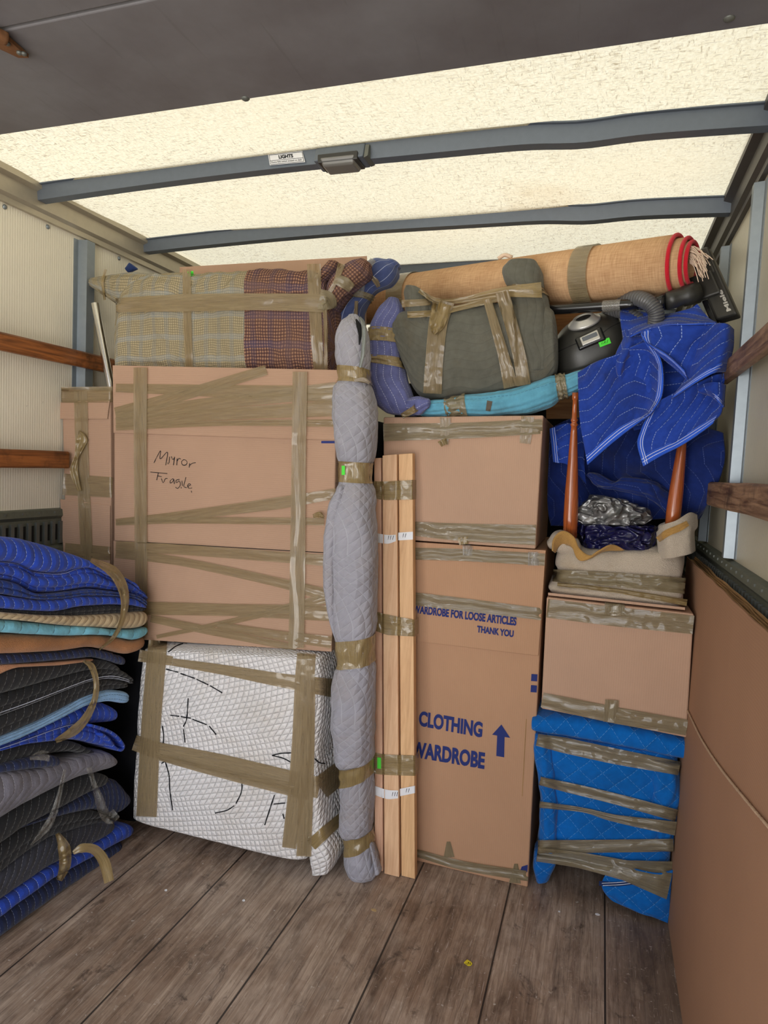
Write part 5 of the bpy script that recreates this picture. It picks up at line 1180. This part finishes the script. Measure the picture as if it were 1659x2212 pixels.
# folded tarps between the legs
o = bundle('folded_tarp', [(1254, 1136, 1415, 1140, 2.415, .2), (1250, 1150, 1419, 1152, 2.41, .21), (1250, 1170, 1419, 1172, 2.41, .21), (1256, 1184, 1414, 1188, 2.415, .2)], T_NAVY, None, n=4.5, N=60, m=120, cap=.01, wr=.016, wf=12, fold=.004, ff=6)
tag(o.o, 'dark blue shiny folded tarp between the orange wooden legs', 'tarp')
o = bundle('folded_tarp', [(1275, 1071, 1315, 1074, 2.44, .1), (1262, 1082, 1360, 1084, 2.43, .14), (1252, 1100, 1400, 1098, 2.42, .17), (1247, 1118, 1407, 1118, 2.415, .18), (1256, 1132, 1398, 1134, 2.42, .17)], T_SILV, None, n=2.8, N=80, m=140, cap=.008, wr=.026, wf=16, fold=.010, ff=5, seed=4)
tag(o.o, 'crumpled silver folded tarp on top of the dark blue tarp', 'tarp')

# ------------------------------------------------------------------ small carton and blue wrapped cabinet, right
sm, smb, _ = carton('small brown carton under the beige stool on the bright blue bundle', [(1181, 1290), (1499, 1326), (1483, 1594), (1169, 1531)], 2.352, .38, CB)
hexa('top_flap', [pw(1184, 1286, Y=2.36), pw(1480, 1318, Y=2.36), pw(1480, 1318, Y=2.6), pw(1184, 1286, Y=2.6), pw(1184, 1280, Y=2.36), pw(1480, 1312, Y=2.36), pw(1480, 1312, Y=2.6), pw(1184, 1280, Y=2.6)], CB, sm, .001)
strip([smb], [(1182, 1314), (1330, 1332), (1498, 1350)], [40, 42, 40], TAPE_O, sm, off=.002, n=50, m=11, ripple=.0024, smooth=0, wrap=(.05, .0))
strip([smb], [(1171, 1512), (1330, 1545), (1484, 1572)], [32, 36, 34], TAPE_O, sm, off=.002, n=50, m=11, ripple=.0024, smooth=0, seed=7)
strip([smb], [(1328, 1300), (1328, 1330)], [44, 42], TAPE_O, sm, off=.0055, n=10, ripple=.0024, smooth=0)
strip([smb], [(1322, 1512), (1318, 1560)], [30, 30], TAPE_O, sm, off=.0055, n=10, ripple=.0018, smooth=0)
bc = empty('wrapped_cabinet', pw(1320, 1960, Y=2.55), 'small cabinet wrapped in bright blue quilted blanket and tape on the floor at right', 'bundle')
bc.location.z = 0; OFF[bc][2] = 0
CY_ = 2.375
c1 = bundle('top_pad', [(1149, 1556, 1149, 1570, CY_ - .005, .34), (1156, 1548, 1155, 1588, CY_ - .012, .38), (1230, 1546, 1228, 1602, CY_ - .016, .40), (1350, 1566, 1348, 1624, CY_ - .016, .40), (1470, 1594, 1468, 1648, CY_ - .014, .40), (1494, 1604, 1494, 1638, CY_ - .008, .36)], Q_CYAN, bc, n=4, N=80, m=80, cap=.006, wr=.004, wf=7)
c2 = bundle('blanket_wrap', [(1162, 1585, 1470, 1640, CY_ + .01, .36), (1166, 1640, 1468, 1690, CY_ + .004, .37), (1168, 1710, 1464, 1760, CY_ + .01, .36), (1166, 1770, 1460, 1815, CY_ + .01, .36), (1162, 1830, 1456, 1860, CY_ + .01, .36), (1168, 1850, 1450, 1896, CY_ + .012, .36)], Q_CYAN, bc, n=7, N=90, m=130, cap=.012, wr=.013, wf=6, seed=3)
c3 = bundle('blanket_fold', [(1152, 1592, 1182, 1594, CY_ - .01, .12), (1149, 1630, 1196, 1640, CY_ - .015, .13), (1160, 1690, 1200, 1700, CY_ - .012, .12), (1166, 1730, 1204, 1738, CY_ - .008, .10), (1162, 1790, 1205, 1800, CY_ - .01, .12), (1160, 1838, 1202, 1846, CY_ - .004, .12)], Q_CYAN, bc, n=2.4, N=70, m=50, cap=.01, wr=.005, fold=.004, ff=4)
c4 = bundle('blanket_fold', [(1412, 1650, 1468, 1660, CY_ - .005, .1), (1408, 1700, 1474, 1710, CY_ - .02, .13), (1405, 1745, 1472, 1755, CY_ - .015, .12), (1404, 1785, 1460, 1795, CY_, .08), (1410, 1830, 1455, 1840, CY_, .06)], Q_CYAN, bc, n=2.4, N=60, m=50, cap=.008, wr=.005, fold=.005, ff=4, seed=6)
c5 = bundle('wrapped_foot', [(1150, 1848, 1204, 1856, CY_ + .015, .12), (1149, 1880, 1200, 1880, CY_ + .02, .13), (1156, 1910, 1186, 1906, CY_ + .04, .1)], Q_CYAN, bc, n=3, N=36, m=40, cap=.01, wr=.004)
pH, GH = panel('hanging_drape', [[(1325, 1862, CY_ - .0), (1370, 1876, CY_ - .012), (1420, 1886, CY_ - .014), (1454, 1880, CY_ + .0)], [(1300, 1908, CY_ - .004), (1360, 1912, CY_ - .016), (1410, 1922, CY_ - .018), (1448, 1918, CY_ - .002)], [(1318, 1940, CY_ - .002), (1365, 1956, CY_ - .014), (1410, 1968, CY_ - .016), (1446, 1968, CY_)], [(1345, 1953, CY_), (1385, 1972, CY_ - .01), (1412, 1980, CY_ - .01), (1442, 1993, CY_)]], Q_CYAN, bc, N=36, m=40, wr=.004)
strip([pH], [(1294, 1908), (1330, 1910), (1376, 1906)], [10, 10, 8], C_BINDN, bc, name='dark_binding', off=.006, n=20, smooth=0, ripple=.0005)
strip([pH], [(1300, 1908), (1340, 1906), (1374, 1902)], 1.3, C_THREAD, bc, name='seam_stitch', off=.009, n=20, m=2, smooth=0, ripple=0)
strip([pH], [(1302, 1913), (1340, 1911), (1374, 1907)], 1.3, C_THREAD, bc, name='seam_stitch', off=.009, n=20, m=2, smooth=0, ripple=0)
CO = [c1.o, c2.o, c3.o, c4.o]
strip(CO, [(1160, 1598), (1220, 1610), (1330, 1634), (1468, 1660)], [26, 34, 34, 30], TAPE_O, bc, off=.005, n=60, m=11, smooth=12, ripple=.003, wrap=(.1, 0), bvh=True)
strip(CO, [(1166, 1687), (1230, 1702), (1330, 1726), (1462, 1762)], [18, 22, 24, 26], TAPE_O, bc, off=.005, n=60, m=11, smooth=12, ripple=.003, wrap=(.1, 0), seed=4)
strip(CO, [(1165, 1738), (1260, 1750), (1330, 1768), (1460, 1790)], [14, 10, 16, 30], TAPE_O, bc, off=.006, n=60, m=11, smooth=12, ripple=.003, wrap=(.1, 0), seed=6)
strip(CO, [(1162, 1830), (1300, 1828), (1455, 1826)], [30, 28, 28], TAPE_O, bc, off=.006, n=60, m=11, smooth=20, ripple=.002, wrap=(.1, 0), seed=8)
strip(CO + [pH], [(1160, 1846), (1250, 1858), (1350, 1880), (1449, 1902)], [30, 34, 44, 84], TAPE_O, bc, off=.009, n=60, m=10, smooth=12, ripple=.003, wrap=(.1, 0), seed=9)

# ------------------------------------------------------------------ flattened cardboard sheets along the right wall
for i in range(6):
    x0, x1 = .310 + i * .0066, .320 + i * .0074
    tz = 1.222 - .004 * ((i * 7) % 4); y1 = 2.72 + .012 * ((i * 5) % 3); n = 40; G = []
    for y in np.linspace(.55, y1, n):
        w = .0016 * math.sin(y * 9 + i) + (.002 * noise.noise(Vector((y * 4, i * .7, 0))))
        zt = tz + .006 * noise.noise(Vector((y * 6, i * 3., 1)))
        G.append([(x0, y, .001), (x0 * .5 + x1 * .5 + w, y, .6), (x1 + w, y, zt), (x1 + w + .0036, y, zt), (x0 * .5 + x1 * .5 + .0036 + w, y, .6), (x0 + .0040, y, .001)])
    G = np.array(G)
    o = mk('cardboard_sheet', G.reshape(-1, 3), grid_faces(n, 6, True) + [list(range(6))[::-1], [(n - 1) * 6 + j for j in range(6)]], CB_S if i == 0 else CB_EDGE, None, closed_uv(G) + [(0, 0)] * 12, smooth=False)
    if i == 0: s0 = o; tag(o, 'flattened cardboard sheet facing the load, outermost of those against the right wall', 'cardboard sheet', 'flattened cardboard sheets')
    else: tag(o, 'flattened cardboard sheet whose cut top edge shows behind the outermost sheet at the right wall', 'cardboard sheet', 'flattened cardboard sheets behind the outermost')
pts = []
for t in np.linspace(0, 1, 50):
    x, y = cr([(1488, 1536), (1520, 1600), (1560, 1660), (1610, 1722), (1668, 1790)], 50)[int(t * 49)]
    h = hit([s0], x, y); pts.append(h[0] + np.array([-.004, 0, 0]))
pts = np.array(pts)
o = tube('cord', pts, lambda t: .0028 + .0006 * math.sin(t * 520), plain('pale_cord', L3((176, 148, 122)), .8), None, n=400, m=8)
tag(o, 'thin pale cord hanging down the face of the cardboard sheets', 'cord')
# ------------------------------------------------------------------ stack of folded moving blankets along the left wall
def folded(top, bot, Xf, mat, label, layers=1, groove=.010, bulge=1., wr=.005, seed=1., endr=.05, start=None, name='folded_blanket', group='folded blankets stacked at left', x0=-90, back=None, hem=None):
    """one folded blanket: pixel polylines of its upper and lower front edge on the stack's face x = Xf"""
    top, bot = np.array(top, float), np.array(bot, float)
    xe = max(top[-1, 0], bot[-1, 0]); n = 70; m = 26 * max(1, min(layers, 3))
    x0 = start if start is not None else x0
    G = []; th = []
    def ext_(P, x):
        if x < P[0, 0]:
            k = (P[1, 1] - P[0, 1]) / (P[1, 0] - P[0, 0]); return P[0, 1] + k * (x - P[0, 0])
        return float(np.interp(x, P[:, 0], P[:, 1]))
    def sm(P, x): return sum(ext_(P, min(xe, x + d) if x > 0 else x + d) * w for d, w in ((-14, .2), (-6, .2), (0, .2), (6, .2), (14, .2)))
    xb = back if back is not None else XL + .03
    for i, t in enumerate(np.linspace(0, 1, n)):
        x = x0 + (xe - x0) * t
        A, B = pw(x, sm(top, x), X=Xf), pw(x, sm(bot, x), X=Xf)
        Yc = (A[1] + B[1]) / 2; zt, zb = A[2], B[2]
        if zb > zt - .006: zb = zt - .006
        tail = max(0, (t - 1) * (xe - x0) + 26) / 26                # round off the far end
        k = math.sqrt(max(0, 1 - tail * tail)); zc = (zt + zb) / 2; hh = (zt - zb) / 2 * (.25 + .75 * k) * .965; r = min(hh * 1.25, .05) * bulge
        ring = [(xb, Yc, zc + hh)]
        for j in range(m + 1):
            s = j / m; a = PI / 2 - PI * s
            xx = Xf - r + r * abs(math.cos(a)) ** .8 - (1 - k) * .05
            zz = zc + hh * math.sin(a)
            if layers > 1:
                xx -= groove * (1 - abs(math.sin(PI * layers * s + .6 * noise.noise(Vector((Yc * 3, seed, s))))) ** .35)
            p = (xx, Yc, zz); kk = wr * nz(p, 9, seed) + wr * .6 * nz(p, 23, seed + 2)
            ring.append((xx + kk, Yc + (.01 * nz(p, 6, seed) if tail > 0 else 0), zz + kk * .3))
        ring.append((xb, Yc, zc - hh)); G.append(ring)
    G = np.array(G); mm = G.shape[1]
    uv = closed_uv(G) + [(0, 0)] * (2 * mm)
    o = mk(name, G.reshape(-1, 3), grid_faces(n, mm, True) + [list(range(mm))[::-1], [(n - 1) * mm + j for j in range(mm)]], mat, None, uv)
    tag(o, label, 'blanket', group)
    if hem:                                                       # a stitched hem line running along one fold
        for s_ in hem:
            j = 1 + int(s_ * m); E_ = G[2:-4, j] + np.array([.003, 0, 0]); k_ = np.gradient(G[2:-4], axis=1)[:, j]; k_ /= np.linalg.norm(k_, axis=1)[:, None] + 1e-9
            P = np.stack([E_ - k_ * .0011, E_ + k_ * .0011], 1)
            mk('seam_stitch', P.reshape(-1, 3), grid_faces(len(P), 2, False), C_THREAD, o, bvh=False)
    return o
B = {}
B[0] = [(0, 1160), (60, 1163), (130, 1182), (200, 1212), (260, 1240), (300, 1262), (318, 1290)]
B[1] = [(0, 1214), (50, 1218), (80, 1238), (140, 1243), (180, 1227), (210, 1227), (245, 1250), (280, 1246), (318, 1290)]
B[2] = [(0, 1250), (40, 1258), (80, 1284), (130, 1282), (200, 1272), (260, 1279), (300, 1284), (333, 1306)]
B[3] = [(0, 1284), (40, 1290), (85, 1296), (130, 1296), (180, 1288), (240, 1288), (300, 1292), (330, 1318)]
B[4] = [(0, 1316), (60, 1320), (130, 1323), (170, 1312), (240, 1306), (300, 1309), (330, 1318)]
B[5] = [(0, 1322), (100, 1330), (170, 1331), (260, 1326), (310, 1320)]
B[6] = [(0, 1338), (60, 1343), (130, 1351), (200, 1356), (260, 1360), (300, 1361), (332, 1352)]
B[7] = [(0, 1368), (80, 1372), (140, 1375), (200, 1373), (240, 1373), (300, 1386), (329, 1370)]
B[8] = [(0, 1416), (70, 1413), (140, 1408), (200, 1398), (240, 1405), (290, 1418), (308, 1402)]
fb = lambda *a, **k: folded(*a, **k)
S_ = []
S_.append(fb(B[0], B[1], -1.60, Q_STACK, 'thick royal blue folded blanket on top of the stack at left', 1, endr=.06))
S_.append(fb([(x, y - 3) for x, y in B[1]], B[2], -1.605, Q_STACK, 'royal blue blanket with a white stitched hem, second from the top of the stack', 3, .014, hem=(.10, .16), seed=2))
S_.append(fb(B[2], B[3], -1.60, Q_STACK2, 'darker blue folded blanket, third from the top of the stack', 2, .014, seed=3))
S_.append(fb(B[3], B[4], -1.60, Q_STACK, 'royal blue blanket lowest of the blue ones, above the tan quilt', 1, seed=4))
S_.append(fb(B[4], B[5], -1.615, Q_BLACK, 'thin black blanket squeezed between the blue blankets and the tan quilt', 2, .006, wr=.003, seed=5))
S_.append(fb(B[5], B[6], -1.60, Q_TAN, 'tan quilted blanket in the stack, above the sky blue one', 1, seed=6))
S_.append(fb(B[6], B[7], -1.605, Q_SKY, 'sky blue quilted blanket in the stack, above the brown terry one', 1, seed=7, wr=.007))
S_.append(fb(B[7], B[8], -1.61, C_TERRY, 'brown terry blanket in the stack, under the sky blue one', 1, seed=8))
b8 = [(0, 1438), (80, 1432), (150, 1426), (210, 1420), (250, 1432), (284, 1444)]
S_.append(fb([(0, 1412), (70, 1412), (140, 1407), (200, 1400), (240, 1408), (280, 1424)], b8, -1.635, Q_NAVY, 'dark navy blanket in the stack, under the brown terry one', 1, seed=9))
S_.append(fb([(0, 1436), (60, 1434), (130, 1430), (200, 1424), (216, 1424)], [(0, 1462), (30, 1443), (60, 1441), (130, 1438), (190, 1430), (216, 1428)], -1.64, C_PEACH, 'peach terry blanket edge showing under the dark navy blanket', 1, wr=.002, seed=10))
S_.append(fb([(0, 1456), (30, 1441), (60, 1440), (130, 1437), (190, 1429), (230, 1424), (272, 1450)], [(0, 1507), (50, 1494), (100, 1477), (150, 1460), (190, 1449), (240, 1446), (272, 1456)], -1.64, Q_BLACK, 'black stitched blanket with navy piping, directly under the peach terry edge', 1, seed=11))
S_.append(fb([(0, 1507), (50, 1494), (100, 1477), (150, 1460), (190, 1448), (240, 1440), (280, 1452), (305, 1474)], [(0, 1556), (60, 1532), (120, 1508), (190, 1478), (240, 1468), (305, 1482)], -1.645, Q_BLACK, 'black blanket with a double white hem in the middle of the stack', 2, .010, hem=(.62, .74), seed=12))
S_.append(fb([(0, 1552), (60, 1530), (120, 1506), (190, 1476), (240, 1468), (290, 1478)], [(0, 1600), (80, 1566), (130, 1541), (190, 1506), (240, 1492), (290, 1486)], -1.64, Q_BLACK, 'black blanket with dashed white stitches resting on the pale blue blanket', 2, .008, seed=13))
S_.append(fb([(0, 1598), (80, 1565), (130, 1540), (190, 1505), (240, 1490), (290, 1496)], [(0, 1614), (50, 1596), (100, 1571), (150, 1546), (200, 1522), (245, 1516), (293, 1526)], -1.63, Q_PALE, 'thin pale blue blanket between the black and royal blue blankets', 2, .006, wr=.003, seed=14))
S_.append(fb([(0, 1612), (50, 1595), (100, 1570), (150, 1545), (200, 1521), (240, 1518), (268, 1540)], [(0, 1620), (60, 1598), (120, 1575), (170, 1568), (220, 1566), (268, 1560)], -1.655, Q_STACK, 'royal blue blanket with a frayed end under the pale blue one', 1, seed=15))
S_.append(fb([(0, 1617), (60, 1596), (120, 1574), (160, 1562), (200, 1560), (240, 1585), (262, 1606)], [(0, 1624), (60, 1608), (120, 1604), (170, 1600), (230, 1614), (262, 1618)], -1.645, Q_STACK, 'royal blue blanket whose folded end loops out of the stack', 2, .008, hem=(.2,), seed=16))
lp = [(196, 1570), (225, 1578), (250, 1592), (266, 1612), (262, 1618), (250, 1612), (236, 1594), (222, 1584)]
tl_ = [pw(x, y, X=-1.625) for x, y in lp]
A_ = cr(tl_, 50); P = np.stack([A_, A_ - np.array([.16, 0, 0])], 1); P = np.stack([A_ - np.array([.32 * t, 0, 0]) for t in np.linspace(0, 1, 8)], 1)
lo = mk('loop_end', P.reshape(-1, 3), grid_faces(50, 8, False), Q_STACK, S_[-1], grid_uv(P).reshape(-1, 2)); so = lo.modifiers.new('thickness', 'SOLIDIFY'); so.thickness = .009
S_.append(fb([(0, 1618), (60, 1606), (120, 1602), (160, 1600), (225, 1632), (232, 1640)], [(0, 1662), (60, 1644), (110, 1630), (160, 1624), (200, 1636), (232, 1644)], -1.66, Q_BLACK, 'plain black blanket under the looping royal blue blanket', 1, seed=17))
S_.append(fb([(0, 1655), (60, 1640), (110, 1630), (147, 1640)], [(0, 1672), (60, 1664), (100, 1661), (147, 1654)], -1.64, Q_NAVY, 'short dark navy blanket lying on the grey blanket', 1, seed=18))
S_.append(fb([(0, 1666), (60, 1660), (100, 1657), (160, 1640), (225, 1622), (250, 1625), (268, 1645)], [(0, 1786), (60, 1746), (120, 1712), (180, 1682), (222, 1673), (268, 1655)], -1.635, Q_GREY, 'grey zigzag quilted blanket in the lower half of the stack', 1, wr=.007, seed=19))
S_.append(fb([(0, 1780), (60, 1742), (120, 1709), (180, 1680), (225, 1670), (250, 1680)], [(0, 1836), (60, 1792), (110, 1766), (150, 1746), (200, 1716), (250, 1690)], -1.645, Q_BLACK, 'black zigzag stitched blanket directly under the grey one', 1, seed=20))
S_.append(fb([(60, 1780), (110, 1764), (150, 1742), (200, 1712), (250, 1680), (280, 1694), (294, 1730)], [(60, 1784), (110, 1768), (150, 1760), (210, 1752), (260, 1768), (294, 1745)], -1.66, Q_NAVY, 'navy blanket with a big rounded end between two black blankets', 1, seed=21, start=40))
S_.append(fb([(0, 1832), (60, 1790), (110, 1765), (150, 1756), (210, 1750), (246, 1766)], [(0, 1902), (60, 1852), (120, 1812), (180, 1792), (246, 1772)], -1.655, Q_BLACK, 'black blanket under the rounded navy end, above the charcoal one', 2, .008, hem=(.8, .88), seed=22))
S_.append(fb([(0, 1898), (60, 1850), (120, 1811), (180, 1790), (250, 1766), (264, 1776)], [(0, 1958), (60, 1917), (110, 1881), (160, 1856), (210, 1829), (264, 1792)], -1.645, Q_CHAR, 'charcoal zigzag quilted blanket near the bottom of the stack', 1, seed=23))
S_.append(fb([(0, 1956), (60, 1915), (110, 1880), (160, 1855), (210, 1828), (262, 1790), (285, 1776), (303, 1790)], [(0, 1990), (60, 1944), (130, 1894), (180, 1866), (240, 1836), (303, 1806)], -1.64, Q_STACK, 'bright royal blue blanket second from the floor at left', 1, seed=24))
S_.append(fb([(0, 1986), (60, 1942), (130, 1893), (180, 1865), (240, 1835), (280, 1815)], [(0, 2038), (60, 1993), (120, 1948), (180, 1905), (240, 1862), (280, 1836)], -1.655, Q_NAVY, 'faded navy blanket at the very bottom of the stack on the floor', 1, seed=25))
def strap(path, w, mat, label, off=.012, smooth=2, seed=1., name='tape_strap', ripple=.003):
    o = strip(S_, path, w, mat, None, name, off=off, n=60, m=9, ripple=ripple, smooth=smooth, seed=seed, bvh=True); return tag(o, label, 'tape')
strap([(196, 1209), (240, 1232), (262, 1262), (270, 1300), (262, 1345), (244, 1378), (214, 1404)], [10, 24, 24, 18, 11, 9, 4], TAPE_D, 'brown tape strap round the blue, tan and brown blankets at the top of the stack')
strap([(180, 1427), (198, 1440), (208, 1475), (204, 1512), (186, 1550), (160, 1578), (120, 1601)], [6, 15, 12, 13, 18, 22, 10], TAPE_D, 'brown tape strap round the black and pale blue blankets mid stack', seed=2)
strap([(140, 1662), (132, 1700), (118, 1752), (98, 1790), (66, 1826)], [7, 9, 14, 17, 3], TAPE_C, 'twisted clear tape strip hanging over the grey blanket', seed=3, ripple=.006)
strap([(192, 1658), (202, 1690), (212, 1718), (222, 1750), (236, 1768), (252, 1756)], [12, 10, 18, 22, 24, 22], TAPE_C, 'curled clear tape end hanging beside the rounded navy blanket', seed=4, ripple=.008, off=.02)
strap([(108, 1635), (90, 1632), (64, 1638)], [20, 22, 8], TAPE_C, 'short clear tape scrap on the plain black blanket', seed=5)
strap([(124, 1800), (138, 1830), (140, 1868), (128, 1902)], [10, 28, 26, 12], TAPE_D, 'dirty brown tape loop hanging down the charcoal blanket', seed=6, off=.02, ripple=.006)
# loose tape end sticking out towards the room
q = [(158, 1842), (178, 1832), (205, 1836), (225, 1862), (236, 1905)]; ws = [10, 22, 26, 28, 25]
P = []
A_ = cr([pw(x, y, X=-1.61 + .02 * i) for i, (x, y) in enumerate(q)], 40)
W_ = np.interp(np.linspace(0, 1, 40), np.linspace(0, 1, 5), ws) * .00135
T_ = np.gradient(A_, axis=0); T_ /= np.linalg.norm(T_, axis=1)[:, None]; vd = EYE - A_; vd /= np.linalg.norm(vd, axis=1)[:, None]; sd = np.cross(T_, vd)
P = np.stack([A_ + sd * W_[:, None] * (j / 4 - .5) + vd * (.004 * math.sin(j * 1.6)) for j in range(5)], 1)
o = mk('tape_strap', P.reshape(-1, 3), grid_faces(40, 5, False), TAPE_D, None, grid_uv(P).reshape(-1, 2)); tag(o, 'loose brown tape tail curling off the bottom of the blanket stack', 'tape')

# ------------------------------------------------------------------ small things on the floor and tags
fl = [o for o in COL.objects if o.name == 'floor'][0]
def scrap(px, r, mat, label, cat, name='paper_scrap', asp=1.):
    c = pw(*px, Z=.0); n = 9; V = []
    for z in (.0008, .0028):
        for j in range(n):
            k = r * (.8 + .35 * noise.noise(Vector((j * 1.3, r * 900, 0)))); V.append(c + np.array([k * math.cos(2 * PI * j / n) * asp, k * math.sin(2 * PI * j / n), z]))
    o = mk(name, V, [list(range(n))[::-1], list(range(n, 2 * n))] + [(j, (j + 1) % n, n + (j + 1) % n, n + j) for j in range(n)], mat, None, smooth=False)
    return tag(o, label, cat)
yt = scrap((1012, 2081), .014, YELLOW, 'small yellow paper tag lying on the floorboards', 'sticker', 'paper_tag')
strokes([yt], [[(1006, 2080), (1008, 2084)], [(1010, 2084), (1012, 2078), (1014, 2083)], [(1017, 2079), (1016, 2084)]], 1.2, INK, yt, 'pen_marks', off=.0006)
scrap((1290, 1976), .006, PAPER, 'white crumb on the floor under the bright blue bundle', 'scrap', asp=1.6)
scrap((526, 1946), .006, PAPER, 'white crumb on the floor before the white quilted bundle', 'scrap')
scrap((358, 1924), .006, PAPER, 'white crumb on the floor near the blanket stack', 'scrap')
scrap((1208, 1970), .004, PAPER, 'tiny white crumb on the floor before the wardrobe carton', 'scrap')
scrap((808, 1967), .007, cloth('tan_scrap', L3((190, 160, 110))), 'tan scrap on the floor before the pale planks', 'scrap', asp=1.8)
tgp = strip([t3] + PO, [(815, 1648), (823, 1649)], 24, GREEN, None, 'paper_tag', off=.003, n=8, m=4, smooth=0, ripple=.0005, wdir=(0, 1)); tag(tgp, 'neon green tag on the lowest tape band of the pale planks', 'sticker')
